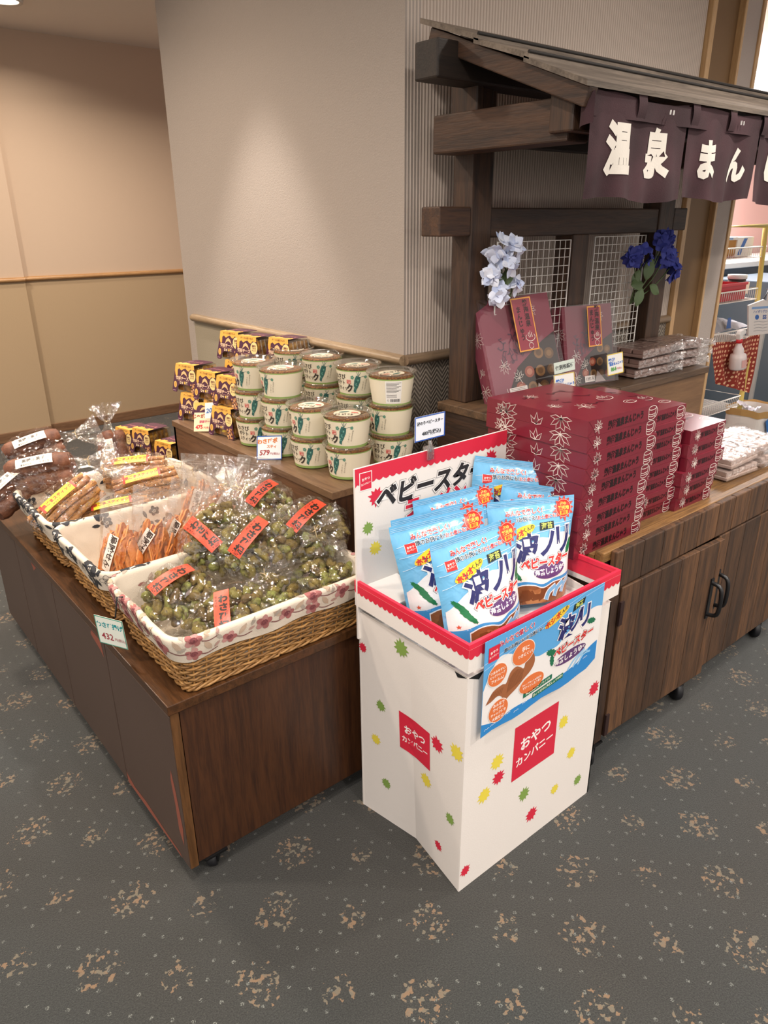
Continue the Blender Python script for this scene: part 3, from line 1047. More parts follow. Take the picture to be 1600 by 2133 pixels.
p.poly(cl+[(1.441, 0.50), (1.012, 0.47)], WHT, 0)
p.poly([(1.012, 0.50)]+spline([(1.012, 0.497), (1.06, 0.485), (1.12, 0.492), (1.19, 0.49), (1.25, 0.497), (1.30, 0.505), (1.36, 0.515), (1.40, 0.54), (1.436, 0.55)], 4)+[(1.436, 0.494)]+[(1.436-0.424*i/12, 0.475+0.004*sin(i*1.3)-0.014*i/12) for i in range(1, 13)], SKY2, 1)
for x0, z0, x1, z1 in ((1.012, 0.655, 1.44, 0.706), (1.012, 0.64, 1.30, 0.68), (1.30, 0.70, 1.442, 0.712)):
    p.line([(x0, z0), ((x0+x1)/2, (z0+z1)/2+0.006), (x1, z1)], 0.0012, '#bcd8ee', 1)
company(p, 1.041, 0.673, 0.034, 0.038, RED, 2)
p.text('みんなで楽しく!', 1.115, 0.692, 0.0165, RED, 3, 0.02, 0.06, edge='#f0ece8', edge_w=0.05)
p.text('旅のお供にも! お土産にも!', 1.140, 0.670, 0.0112, '#3a4450', 3, 0.02, 0.06, edge='#f0ece8', edge_w=0.05)
p.poly(ell(1.258, 0.683, 0.046, 0.012, 24, 0.32), '#e9c33c', 2)
p.text('ホシオ', 1.243, 0.679, 0.019, '#c8352b', 3, 0.05, 0.32)
p.text('くんの', 1.280, 0.692, 0.012, '#33302c', 3, 0.03, 0.32)
p.poly([(1.318, 0.673), (1.362, 0.684), (1.366, 0.700), (1.322, 0.692)], '#1f2a26', 2)
p.text('海苔', 1.342, 0.687, 0.015, '#c9d46a', 3, 0.03, 0.1)
def name_logo(pr, x, z, s, layer=3, rot=0.0):
    """the big navy product lettering with a white edge, the red line and the purple bubble"""
    for ch, dx, sx, sc in (('波', -0.72, 1.0, 1.0), ('ノ', 0.02, 0.85, 0.95), ('リ', 0.68, 0.9, 1.1)):
        pr.text(ch, x+dx*s*0.82*cos(rot), z+dx*s*0.82*sin(rot)+0.06*s*(dx+0.7), s*sc*1.02, '#ece8e6', layer, 0.08, rot, sx)
        pr.text(ch, x+dx*s*0.82*cos(rot), z+dx*s*0.82*sin(rot)+0.06*s*(dx+0.7), s*sc*1.02, NAVY, layer+1, 0.034, rot, sx)
name_logo(p, 1.335, 0.640, 0.062)
for col, bo, l in (('#5b3430', 0.13, 3), ('#efe9e4', 0.10, 4), ('#c93431', 0.045, 5)):
    p.text('ベビースター', 1.335, 0.585, 0.026, col, l, bo, 0.08, shear=0.15)
p.poly(ell(1.325, 0.552, 0.062, 0.0165, 28, 0.06), '#5b3a6b', 3)
p.text('海苔しょうゆ', 1.317, 0.552, 0.0185, '#ece8e6', 4, 0.03, 0.06)
p.text('味', 1.378, 0.556, 0.009, '#ece8e6', 4, 0.02, 0.06)
# leaf shapes
for x, z, r, a in ((1.247, 0.59, 0.022, 1.2), (1.252, 0.565, 0.018, 0.2), (1.40, 0.62, 0.02, 1.3)):
    p.poly([(x+q*cos(t)*(0.45)*cos(a)-q*sin(t)*sin(a), z+q*cos(t)*0.45*sin(a)+q*sin(t)*cos(a)) for t, q in ((2*pi*i/20, r*(1 if i % 2 else 0.78)) for i in range(20))], '#1f6a4a', 3)
# wavy snack piece with ridges
chip = [(1.022, 0.545), (1.045, 0.572), (1.075, 0.578), (1.088, 0.575), (1.10, 0.598), (1.118, 0.606), (1.135, 0.598), (1.148, 0.590), (1.155, 0.615), (1.168, 0.628), (1.182, 0.612), (1.185, 0.590), (1.172, 0.572), (1.15, 0.560), (1.125, 0.545), (1.10, 0.535), (1.085, 0.528), (1.075, 0.545), (1.06, 0.553), (1.04, 0.547)]
p.poly(spline(chip+[chip[0]], 3)[:-1], '#9a5f3c', 3)
for i in range(12):
    x = 1.092+i*0.0042
    p.line([(x, 0.548+i*0.001), (x+0.008, 0.585+0.012*sin(i*0.28))], 0.0012, '#6f3f26', 4)
for i in range(7):
    x = 1.036+i*0.006
    p.line([(x, 0.552+i*0.0006), (x+0.006, 0.570)], 0.0011, '#6f3f26', 4)
for (x, z, rx, rz, ls) in ((1.142, 0.634, 0.038, 0.030, ('手に', 'つきにくい!')), (1.056, 0.612, 0.031, 0.028, ('つまみやすい', 'ビッグウェーブ', 'フォルム!')), (1.180, 0.536, 0.044, 0.024, ('ウェーブカットの形状は', 'ザクっとした食感!')), (1.066, 0.512, 0.032, 0.029, ('みんなで', 'ワイワイ', 'チャック付き', '大袋だよ!'))):
    p.poly(ell(x, z, rx+0.0018, rz+0.0018, 30), '#ece4dc', 4)
    p.poly(ell(x, z, rx, rz, 30), ORG, 5)
    for i, l in enumerate(ls):
        sz = min(0.014, rx*1.6/max(len(l), 4), rz*1.35/len(ls))
        p.text(l, x+(0.006 if len(ls) == 2 and rx < .04 else 0), z+(len(ls)-1)*sz*0.62-i*sz*1.25, sz, '#f3e6dc', 6, 0.03)
for z, l, x, w in ((0.516, '海苔の風味に ノリノリ!?', 1.205, 0.105), (0.500, '波ノリだけに海苔しょうゆ味!!', 1.245, 0.115)):
    p.poly([(x-w/2, z-0.013), (x+w/2, z-0.004), (x+w/2, z+0.010), (x-w/2, z+0.001)], '#1c6a50', 4)
    p.text(l, x, z-0.0015, 0.0082, '#e9ead2', 5, 0.03, 0.09)
for x, z in ((1.03, 0.475), (1.05, 0.478), (1.10, 0.485), (1.13, 0.478), (1.16, 0.487), (1.39, 0.515)):
    p.line([(x-0.008, z), (x-0.003, z+0.004), (x, z+0.001), (x+0.005, z+0.004), (x+0.009, z+0.002)], 0.0012, '#e3e8ec', 2)
for k in range(3):
    p.line(spline([(1.32+k*0.02, 0.508), (1.345+k*0.018, 0.53), (1.385+k*0.012, 0.545-k*0.008)], 5), 0.006, '#8fc0e4', 3)
p.into(post_mb, pm, post_mats)
post_mb.build('poster', post_mats, dump, world=True)

# ------------------------------------------------------------------ blue snack pouches standing in the bin
M_bag = None
def bag_mat():
    t = NT('blue_pouch_film')
    nz = t.noise(t.obj(), 26, 2, 0.5, 0.8).outputs[0]
    return t.done(rgb('#6fb3dc'), 0.22, t.bump(nz, 0.35, 0.01), Coat_Weight=0.4, Coat_Roughness=0.1)
M_bag = bag_mat()
M_bagback = flat('#7ba7c4', 0.3)
PW, PH, PD = 0.238, 0.262, 0.048
def pouch(u, v, h=0.0, side=1):
    """u across (-.5..+.5 of the width), v up; local frame: x across, z up, front towards -y"""
    a = min(1.0, abs(u)/(PW/2))
    t = v/PH
    prof = max(0.0, (1-t/0.93))**0.75 if t < 0.93 else 0.0
    prof = prof*(0.72+0.28*min(1, t/0.3)) if t < 0.3 else prof
    bul = PD*prof*max(0.0, 1-a**2.6)**0.8*1.35
    wob = 0.0035*mnoise.noise(Vector((u*16, v*14, 3.1)))*(0.4+prof)+0.0022*mnoise.noise(Vector((u*38, v*22, 9.7)))
    pinch = 0.87+0.13*min(1, t/0.85)-0.03*sin(pi*min(1, t*1.1))
    return (u*pinch, -side*bul-wob-(h if side > 0 else -0.0), v)
def make_pouch(label):
    r = thing('snack_pouch', label, 'snack bag', group=None)
    b = MB()
    b.grid(lambda s, t: pouch((s-0.5)*PW, t*PH), 30, 34)
    b.grid(lambda s, t: pouch((0.5-s)*PW, t*PH, 0.0, -0.8), 14, 16)
    # foot gusset
    v0 = [pouch((i/20-0.5)*PW, 0) for i in range(21)]
    v1 = [pouch((i/20-0.5)*PW, 0, 0.0, -0.8) for i in range(21)]
    b.add(v0+v1, [(i, 21+i, 22+i, i+1) for i in range(20)])
    fb, fmats = b, [M_bag]
    p = Print(0.25)
    W2 = PW/2
    wh, na, rd = '#e8e6e6', '#2b2d66', '#cf3430'
    X = lambda f: (f-0.5)*PW
    Z = lambda f: (1-f)*PH
    # white cloud field
    cl = spline([(X(0.02), Z(0.62)), (X(0.12), Z(0.55)), (X(0.2), Z(0.50)), (X(0.27), Z(0.46)), (X(0.34), Z(0.42)), (X(0.45), Z(0.40)), (X(0.56), Z(0.36)), (X(0.66), Z(0.37)), (X(0.76), Z(0.34)), (X(0.88), Z(0.34)), (X(0.985), Z(0.40))], 4)
    p.poly(cl+[(X(0.985), Z(0.82)), (X(0.02), Z(0.82))], wh, 0)
    # snack photo field with a blue wave above it
    p.poly(spline([(X(0.01), Z(0.80)), (X(0.14), Z(0.79)), (X(0.3), Z(0.765)), (X(0.42), Z(0.775)), (X(0.56), Z(0.80)), (X(0.7), Z(0.76)), (X(0.84), Z(0.755)), (X(0.985), Z(0.74))], 4)+[(X(0.985), Z(0.99)), (X(0.01), Z(0.99))], '#3f8fcb', 1)
    p.poly(spline([(X(0.19), Z(0.82)), (X(0.3), Z(0.795)), (X(0.44), Z(0.80)), (X(0.56), Z(0.83)), (X(0.7), Z(0.79)), (X(0.84), Z(0.785)), (X(0.985), Z(0.775))], 4)+[(X(0.985), Z(0.995)), (X(0.19), Z(0.995))], wh, 2)
    p.poly(spline([(X(0.2), Z(0.832)), (X(0.3), Z(0.805)), (X(0.44), Z(0.81)), (X(0.56), Z(0.842)), (X(0.7), Z(0.80)), (X(0.84), Z(0.795)), (X(0.985), Z(0.785))], 4)+[(X(0.985), Z(0.995)), (X(0.2), Z(0.995))], '#8a5230', 3)
    rnd = random.Random(4)
    for k in range(13):
        cx, cz = rnd.uniform(0.28, 0.92), rnd.uniform(0.86, 0.97)
        a = rnd.uniform(-0.6, 0.9)
        L, wd = rnd.uniform(0.022, 0.034), rnd.uniform(0.010, 0.015)
        pts = [(-L, -wd), (-L*0.3, -wd*0.5), (L*0.3, -wd*1.1), (L, -wd*0.3), (L*0.9, wd), (L*0.2, wd*0.4), (-L*0.4, wd*1.1), (-L, wd*0.5)]
        pts = [(min(X(0.98), max(X(0.205), X(cx)+q*cos(a)-w*sin(a))), min(Z(0.84), max(Z(0.992), Z(cz)+q*sin(a)+w*cos(a)))) for q, w in pts]
        p.poly(pts, ('#a5683f', '#b67a4c', '#7a4526')[k % 3], 4+k % 3)
    for k, (x0, z0) in enumerate(((0.60, 0.965), (0.72, 0.945), (0.84, 0.925))):
        q = spline([(X(x0), Z(z0)), (X(x0+0.04), Z(z0-0.08)), (X(x0+0.14), Z(z0-0.13))], 5)
        p.line(q, 0.017, wh, 7)
        p.line(q, 0.011, '#79b2de', 8)
    # thin sky lines
    for z0, z1 in ((0.20, 0.10), (0.30, 0.24), (0.42, 0.27)):
        p.line([(X(0.03), Z(z0)), (X(0.35), Z((z0+z1)/2-0.01)), (X(0.97), Z(z1))], 0.0014, '#c4dff0', 0)
    p.poly(rect(X(0.105), X(0.225), Z(0.262), Z(0.178)), wh, 1)
    company(p, X(0.165), Z(0.22), 0.026, 0.023, rd, 2)
    p.text('みんなで楽しく!', X(0.40), Z(0.120), 0.0140, rd, 2, 0.03, 0.04, edge='#f4f0ee', edge_w=0.06)
    p.text('旅のお供にも!', X(0.38), Z(0.182), 0.0122, '#33404c', 2, 0.02, 0.04, edge='#f4f0ee', edge_w=0.06)
    p.text('お土産にも!', X(0.66), Z(0.176), 0.0108, rd, 2, 0.02, 0.04, edge='#f4f0ee', edge_w=0.06)
    p.poly(ell(X(0.33), Z(0.305), 0.044, 0.0125, 24, 0.36), '#efc62f', 5)
    p.text('ホシオ', X(0.275), Z(0.328), 0.0165, '#c8352b', 6, 0.06, 0.36)
    p.text('くんの', X(0.425), Z(0.268), 0.0108, '#33302c', 6, 0.03, 0.34)
    p.poly([(X(0.56), Z(0.300)), (X(0.735), Z(0.288)), (X(0.735), Z(0.222)), (X(0.565), Z(0.228))], '#23282a', 2)
    p.text('海苔', X(0.65), Z(0.26), 0.0165, '#c9d46a', 3, 0.02, 0.03)
    for ch, fx, fz, s, sx in (('波', 0.385, 0.450, 0.074, 1.0), ('ノ', 0.645, 0.425, 0.070, 0.95), ('リ', 0.850, 0.405, 0.078, 0.88)):
        p.text(ch, X(fx), Z(fz), s, wh, 4, 0.075, 0.05, sx)
        p.text(ch, X(fx), Z(fz), s, na, 5, 0.032, 0.05, sx)
    for col, bo, l in (('#5b3430', 0.15, 5), ('#f2eeec', 0.12, 6), ('#cf3430', 0.05, 7)):
        p.text('ベビースター', X(0.62), Z(0.590), 0.0275, col, l, bo, 0.06, 0.95, shear=0.15)
    p.poly(ell(X(0.66), Z(0.675), 0.052, 0.0195, 28, 0.08), '#5f3b70', 5)
    p.text('海苔しょうゆ', X(0.645), Z(0.678), 0.0172, '#efe9ee', 6, 0.03, 0.08, 0.9)
    p.text('味', X(0.855), Z(0.655), 0.009, '#efe9ee', 6, 0.02, 0.08)
    # sun badge
    p.poly(burst(X(0.865), Z(0.115), 0.031, 13, 0.70, 3), '#d5493f', 2)
    p.poly(ell(X(0.865), Z(0.115), 0.0220, 0.0220, 26), '#f0d0c4', 3)
    p.poly(ell(X(0.865), Z(0.115), 0.0210, 0.0210, 26), '#dc3b2c', 4)
    p.text('海の', X(0.865), Z(0.115)+0.0110, 0.0090, '#ffd75e', 5, 0.04)
    p.text('観光地', X(0.865), Z(0.115)+0.0005, 0.0108, '#ffd75e', 5, 0.03)
    p.poly(rect(X(0.865)-0.012, X(0.865)+0.012, Z(0.115)-0.0160, Z(0.115)-0.0066), '#f1b73a', 5)
    p.text('限定', X(0.865), Z(0.115)-0.0113, 0.0082, '#c8352b', 6, 0.03)
    # nori leaves
    for fx, fz, L, a in ((0.15, 0.59, 0.028, 0.75), (0.21, 0.68, 0.028, 0.8), (0.95, 0.50, 0.028, -0.3)):
        p.poly([(X(fx)+q*sin(t)*0.26*cos(a)-q*cos(t)*-sin(a), Z(fz)+q*sin(t)*0.26*sin(a)-q*cos(t)*cos(a)) for t, q in ((2*pi*i/22, L*(1 if i % 2 else 0.84)) for i in range(22))], '#1d7043', 4)
    p.poly(star(X(0.1), Z(0.76), 0.006), '#d3553c', 2)
    p.into(fb, lambda u, v, h: pouch(u, v, h), fmats, maxlen=0.013, h0=0.0011, dh=0.00022)
    fb.build('pouch_film', fmats, r)
    # crimped top seal
    p = Print(0.3)
    for k in range(3):
        p.line([(-W2*0.98, PH-0.006-k*0.004), (W2*0.98, PH-0.006-k*0.004)], 0.0012, '#a9cfe6', 0)
    p.build('top_seal', lambda u, v, h: pouch(u, v, h), r, maxlen=0.013, h0=0.0011)
    return r
pouches = [  # x, y of the foot, z, yaw, lean back, roll, label
    (1.100, 0.975, 0.655, -9, 7, -4, 'frontmost blue seaweed snack bag standing in the near corner of the bin'),
    (1.100, 1.085, 0.652, -21, 8, -6, 'blue seaweed snack bag on the left side, right behind the frontmost bag'),
    (1.345, 1.045, 0.640, -24, 8, 1, 'blue seaweed snack bag right of the frontmost bag in the bin'),
    (1.425, 1.135, 0.635, -27, 5, 12, 'blue seaweed snack bag at the right end of the bin, leaning to the right'),
    (1.425, 1.222, 0.685, -33, 4, 9, 'tallest blue seaweed snack bag at the back right of the bin'),
    (1.160, 1.160, 0.630, -18, 7, -5, 'blue seaweed snack bag half hidden in the second row of the bin'),
    (1.270, 1.218, 0.636, -16, 5, -4, 'blue seaweed snack bag hidden to its top strip before the header board'),
]
proto = None
for (x, y, z, yaw, lean, roll, lab) in pouches:
    if proto is None:
        proto = make_pouch(lab)
        o = proto
        o['group'] = 'seaweed snack bags in the dump bin'
    else:
        o = dup(proto, lab, group='seaweed snack bags in the dump bin')
    o.location = (x, y, z)
    o.rotation_euler = (Matrix.Rotation(radians(yaw), 4, 'Z') @ Matrix.Rotation(radians(-lean), 4, 'X') @ Matrix.Rotation(radians(roll), 4, 'Y')).to_euler()

# price card clipped to the header board
pc = thing('price_card', 'small blue edged price card clipped on top of the header board', 'price card', (1.209, HB, 1.0))
b = MB(); b.box(1.156, 1.258, HB-0.003, HB-0.002, 1.038, 1.101)
cb, cm = b, [flat('#dfe2ea', 0.35)]
p = Print(0.35)
for r_ in (rect(1.156, 1.258, 1.098, 1.101), rect(1.156, 1.258, 1.038, 1.041), rect(1.156, 1.159, 1.041, 1.098), rect(1.255, 1.258, 1.041, 1.098)):
    p.poly(r_, '#2f56a8', 0)
p.text('波のりベビースター', 1.207, 1.083, 0.0098, '#22262e', 1, 0.03)
p.text('480円(税込)', 1.212, 1.056, 0.0125, '#22262e', 1, 0.02)
p.into(cb, lambda u, v, h: (u, HB-0.003-h, v), cm)
cb.build('card', cm, pc, world=True)
b = MB()
b.tube([(1.207, HB-0.004, 1.006), (1.207, HB-0.006, 1.022), (1.207, HB-0.003, 1.034)], 0.005, 8)
b.box(1.196, 1.218, HB-0.008, HB-0.004, 0.985, 1.018); b.box(1.196, 1.218, HB+0.006, HB+0.010, 0.985, 1.018)
b.build('clip', film('clear_plastic', 0.25, 40, 0.2, (0.9, 0.92, 0.93), 0.08, 0.25), pc, world=True)
# ------------------------------------------------------------------ wicker baskets with cloth liners
M_wick = wood('wicker', '#8a5c2c', '#cf9f5f', 'x', 3.0, 0.5, 0.55, 0.2)
def rloop(s, hx, hy, rc, off):
    """point and outward normal on a rounded rectangle, s in 0..1, starting at the middle of the -y side, going +x"""
    ax, ay = hx-rc, hy-rc
    segs = [('l', (0, -hy), (1, 0), ax), ('a', (ax, -ay), -pi/2, rc*pi/2), ('l', (hx, -ay), (0, 1), 2*ay), ('a', (ax, ay), 0, rc*pi/2),
            ('l', (ax, hy), (-1, 0), 2*ax), ('a', (-ax, ay), pi/2, rc*pi/2), ('l', (-hx, ay), (0, -1), 2*ay), ('a', (-ax, -ay), pi, rc*pi/2), ('l', (-ax, -hy), (1, 0), ax)]
    tot = sum(q[3] for q in segs)
    d = (s % 1.0)*tot
    for q in segs:
        if d <= q[3] or q is segs[-1]:
            if q[0] == 'l':
                n = (q[2][1], -q[2][0])
                return (q[1][0]+q[2][0]*d+n[0]*off, q[1][1]+q[2][1]*d+n[1]*off)
            a = q[2]+d/rc
            return (q[1][0]+cos(a)*(rc+off), q[1][1]+sin(a)*(rc+off))
        d -= q[3]
def loop_len(hx, hy, rc):
    return 4*(hx-rc)+4*(hy-rc)+2*pi*rc
BH = 0.157
def wall_off(z):
    return -0.038*(1-z/BH)
_wick_me = {}
def make_basket(cx, cy, hx, hy, label, style, seed):
    rc = 0.055
    L = loop_len(hx, hy, rc)
    r = thing('wicker_basket', label, 'basket', (cx, cy, CZ), (0, 0, 0), 'lined wicker baskets on the brown cabinet')
    key = (hx, hy)
    if key not in _wick_me:
        b = MB()
        ns = int(L/0.036/2)*2
        rows = 17
        z = 0.012
        for i in range(rows):
            z = 0.010+i*(BH-0.016)/rows
            pts = []
            for k in range(ns*4):
                s = k/(ns*4)
                w = 0.0035*sin(pi*(k/4)+ (pi if i % 2 else 0))
                x, y = rloop(s, hx, hy, rc, wall_off(z)+w)
                pts.append((x, y, z+0.0008*sin(k*1.7+i)))
            b.tube(pts, 0.0034, 5, closed=True)
        for k in range(ns):
            s = (k+0.5)/ns
            b.tube([(*rloop(s, hx, hy, rc, wall_off(zz)), zz) for zz in (0.004, BH*0.5, BH)], 0.0028, 5)
        # twisted foot rim
        for j in range(3):
            pts = []
            n = ns*3
            for k in range(n):
                s = k/n
                a = 2*pi*(k/9+j/3)
                x, y = rloop(s, hx, hy, rc, wall_off(0.008)+0.005*cos(a)+0.003)
                pts.append((x, y, 0.0085+0.0048*sin(a)))
            b.tube(pts, 0.0036, 5, closed=True)
        fl = [rloop(k/60, hx, hy, rc, wall_off(0.006)) for k in range(60)]
        b.add([(x, y, 0.007) for x, y in fl], [tuple(range(60))])
        o = b.build('wickerwork', M_wick, r)
        _wick_me[key] = o.data
    else:
        o = bpy.data.objects.new('wickerwork', _wick_me[key])
        COL.objects.link(o)
        o.parent = r
    # liner: hem outside, over the rim, down inside
    def prof(t, s):
        """t in metres from the outer hem"""
        hem = 0.056+0.005*sin(s*2*pi*9+seed)
        if t < 0.056:
            z = BH-hem*(1-t/0.056)
            return wall_off(z)+0.010, z
        t2 = t-0.056
        if t2 < 0.024:
            a = t2/0.024*pi
            return 0.001+0.009*cos(a), BH+0.008*sin(a)
        t3 = t2-0.024
        z = BH-t3
        return wall_off(max(z, 0))-0.009, z
    def lm_(u, t, h=0.0):
        s = (u/L) % 1.0
        o_, z = prof(t, s)
        n = 0.0035*mnoise.noise(Vector((u*22, t*25, seed*3.0)))+0.004*mnoise.noise(Vector((u*9, t*6, seed*5.0)))
        sg = 1.0 if t < 0.064 else (-1.0 if t > 0.076 else 0.0)
        up = 1.0 if 0.056 < t < 0.08 else 0.0
        x, y = rloop(s, hx, hy, rc, o_+(n+0.0)*0.8+sg*h)
        return (x, y, z+up*h+0.3*n)
    M_cl = wallpaper('liner_cotton_'+style, '#dccfbd', 0.3, 500, 0.85)
    b = MB()
    T = 0.056+0.024+BH-0.012
    b.grid(lambda a, c: lm_(a*L, c*T), 220, 30, 0, True, wrap=True)
    fl = [rloop(k/80, hx, hy, rc, wall_off(0.014)-0.009) for k in range(80)]
    b.add([(x, y, 0.0125) for x, y in fl], [tuple(range(80))])
    mats = [M_cl]
    p = Print(0.85)
    rnd = random.Random(seed)
    def rose(u, t, R, cols, k=5):
        for i in range(k):
            a = 2*pi*i/k+rnd.uniform(-.3, .3)
            p.poly(ell(u+R*0.62*cos(a), t+R*0.5*sin(a), R*0.52, R*0.42, 10, a), cols[i % 2], 0)
        p.poly(ell(u, t, R*0.5, R*0.42, 10), cols[2], 1)
        p.line([(u+R*0.45*(1-i/9)*cos(i*1.1), t+R*0.4*(1-i/9)*sin(i*1.1)) for i in range(9)], R*0.1, cols[3], 2)
    def leaf(u, t, R, a, col):
        p.poly([(u+R*q*cos(a)-w*R*sin(a), t+R*q*sin(a)+w*R*cos(a)) for q, w in ((-1, 0), (-0.4, 0.36), (0.3, 0.38), (1, 0), (0.3, -0.38), (-0.4, -0.36))], col, 0)
    u = 0.0
    while u < L-0.03:
        for t in ((rnd.uniform(0.022, 0.045),) if rnd.random() < 0.6 else (0.020, 0.055)):
            R = rnd.uniform(0.016, 0.025)
            if style == 'pink':
                rose(u, t, R, ('#a0625f', '#b98580', '#8a4b4d', '#6d3a3e'))
                leaf(u+R*1.9, t+0.010, 0.017, rnd.uniform(0, 3), '#bda58f')
                leaf(u-R*1.4, t+0.014, 0.012, rnd.uniform(0, 3), '#a99d90')
                p.line(spline([(u+R, t-0.006), (u+R*2, t-0.012), (u+R*3.3, t-0.006)], 3), 0.0028, '#7c4f4c', 0)
                leaf(u+R*3.2, t+0.004, 0.010, rnd.uniform(0, 3), '#b28f84')
            else:
                if rnd.random() < 0.6:
                    rose(u, t, R*1.45, ('#2b2c30', '#33343a', '#3a3b40', '#d9cdbb'))
                    leaf(u+R*1.9, t+0.006, 0.014, rnd.uniform(0, 3), '#2b2c30')
                    leaf(u-R*1.8, t-0.004, 0.013, rnd.uniform(0, 3), '#2b2c30')
                else:
                    for i in range(4):
                        q = ell(u+R*0.4*cos(i*1.6), t+R*0.35*sin(i*1.6), R*0.5, R*0.35, 10, i*1.6)
                        p.line(q+[q[0]], 0.0012, '#5b5a58', 0)
        u += rnd.uniform(0.06, 0.09)
    # scattered motifs on the inside
    for k in range(34):
        u, t = rnd.uniform(0, L), rnd.uniform(0.095, 0.17)
        R = rnd.uniform(0.016, 0.024)
        if style == 'pink':
            leaf(u, t, 0.017, rnd.uniform(0, 6), '#b39a8a'); leaf(u+0.024, t+0.008, 0.013, rnd.uniform(0, 6), '#96665f')
            p.line([(u-0.02, t+0.01), (u, t), (u+0.03, t+0.012)], 0.002, '#a08a78', 0)
        else:
            rose(u, t, R, ('#2b2c30', '#33343a', '#3a3b40', '#d9cdbb'))
            leaf(u+R*2, t+0.004, 0.014, rnd.uniform(0, 6), '#2b2c30')
    p.into(b, lm_, mats, maxlen=0.012, h0=0.0012, dh=0.0004)
    b.build('cloth_liner', mats, r)
    return r
make_basket(0.787, 1.533, 0.283, 0.205, 'nearest wicker basket, liner with pink roses, holding the green wasabi snacks', 'pink', 3)
make_basket(0.787, 1.957, 0.283, 0.210, 'middle wicker basket, black rose liner, holding the orange cracker bags', 'black', 7)
make_basket(0.787, 2.387, 0.283, 0.210, 'farthest wicker basket, black rose liner, holding sesame sticks and brown loaves', 'black', 11)

# ------------------------------------------------------------------ tied clear bags
M_film = film('crinkled_film', 0.004, 38, 0.32, (0.993, 0.993, 0.99), 0.05, 0.09, 0.16, 0.45)
M_zip = film('zip_bag_film', 0.11, 26, 0.3, (0.985, 0.98, 0.975), 0.08, 0.07, 0.3)
M_tie = flat('#b9a37c', 0.5)
def gather(L, ry, rz, seed, neck=0.16, flare=0.62, lneck=0.035, lflare=0.065, nu=44, nv=40):
    """bag lying along x, gathered at +x; returns fn(theta 0..1, t 0..1)"""
    tot = L+lneck+lflare
    def fn(a, t):
        th = 2*pi*a
        x = t*tot
        if x < L:
            q = 2*x/L-1
            k = max(0.0, 1-abs(q)**3.2)**0.5 if q < 0 else 1-(1-neck*1.6)*max(0, q)**2.6
            pl = 0.02+0.16*max(0, q)**2
        elif x < L+lneck:
            q = (x-L)/lneck
            k = neck*1.6+(neck-neck*1.6)*q
            pl = 0.30
        else:
            q = (x-L-lneck)/lflare
            k = neck+(flare-neck)*q**0.8
            pl = 0.30+0.15*q
        n = mnoise.noise(Vector((cos(th)*2.2, sin(th)*2.2, x*26+seed*7.7)))
        n2 = mnoise.noise(Vector((cos(th)*5.1, sin(th)*5.1, x*60+seed*3.3)))
        k2 = k*(1+pl*sin(th*9+seed+2.0*n)+0.10*n+0.11*n2)
        droop = 0.0 if x < L else -0.25*(x-L)
        return (x-L/2, ry*k2*cos(th), max(rz*k2*sin(th), -rz*0.97)+rz+droop+(0.02*rz*n2))
    return fn
def tie_part(parent, L, lneck, ry, rz, neck):
    b = MB()
    n = 14
    x = L/2+lneck
    b.tube([(x, ry*neck*1.15*cos(2*pi*i/n), rz+rz*neck*1.15*sin(2*pi*i/n)-0.006) for i in range(n)], 0.0011, 6, closed=True)
    b.tube([(x, 0, rz+rz*neck), (x+0.008, 0.006, rz+rz*neck+0.006)], 0.0010, 5)
    b.tube([(x, 0, rz+rz*neck), (x-0.007, -0.006, rz+rz*neck+0.007)], 0.0010, 5)
    b.build('twist_tie', M_tie, parent)
def blob(b, rnd, c, L, r, mi=0, nl=7, nk=8, bumpy=0.28):
    """a knobbly puffed piece"""
    ax = Vector((rnd.uniform(-1, 1), rnd.uniform(-1, 1), rnd.uniform(-.7, .7))).normalized()
    a = ax.cross(Vector((0.3, 0.2, 1))).normalized()
    c2 = ax.cross(a)
    cur = rnd.uniform(-0.5, 0.5)
    sd = rnd.uniform(0, 99)
    v = []
    for i in range(nl+1):
        q = 2*i/nl-1
        rr = r*sqrt(max(0, 1-abs(q)**2.6))+1e-5
        p = Vector(c)+ax*(q*L/2)+a*(cur*L*0.5*(q*q-0.4))
        for k in range(nk):
            t = 2*pi*k/nk
            m = 1+bumpy*mnoise.noise(Vector((q*2.2+sd, cos(t)*1.4, sin(t)*1.4)))*1.6
            v.append(p+(a*cos(t)+c2*sin(t))*rr*m)
    f = [(i*nk+k, i*nk+(k+1) % nk, (i+1)*nk+(k+1) % nk, (i+1)*nk+k) for i in range(nl) for k in range(nk)]
    b.add(v, f, mi, True)
def puff_mat():
    t = NT('wasabi_puff')
    r = t.island()
    n = t.noise(t.obj(), 70, 3, 0.6).outputs[0]
    sp = t.noise(t.obj(), 260, 2, 0.5).outputs[0]
    c = t.ramp(r, [(0.0, rgb('#64502a')), (0.35, rgb('#7d6a2e')), (0.6, rgb('#8b7d3a')), (0.82, rgb('#80823d')), (1.0, rgb('#9aa152'))])
    c = t.mix(t.ss(n, 0.4, 0.75), c, rgb('#59492a'))
    c = t.mix(t.m('GREATER_THAN', sp, 0.66), c, rgb('#33301c'))
    return t.done(c, 0.7, t.bump(t.noise(t.obj(), 120, 3, 0.6).outputs[0], 0.6, 0.004))
M_puff = puff_mat()
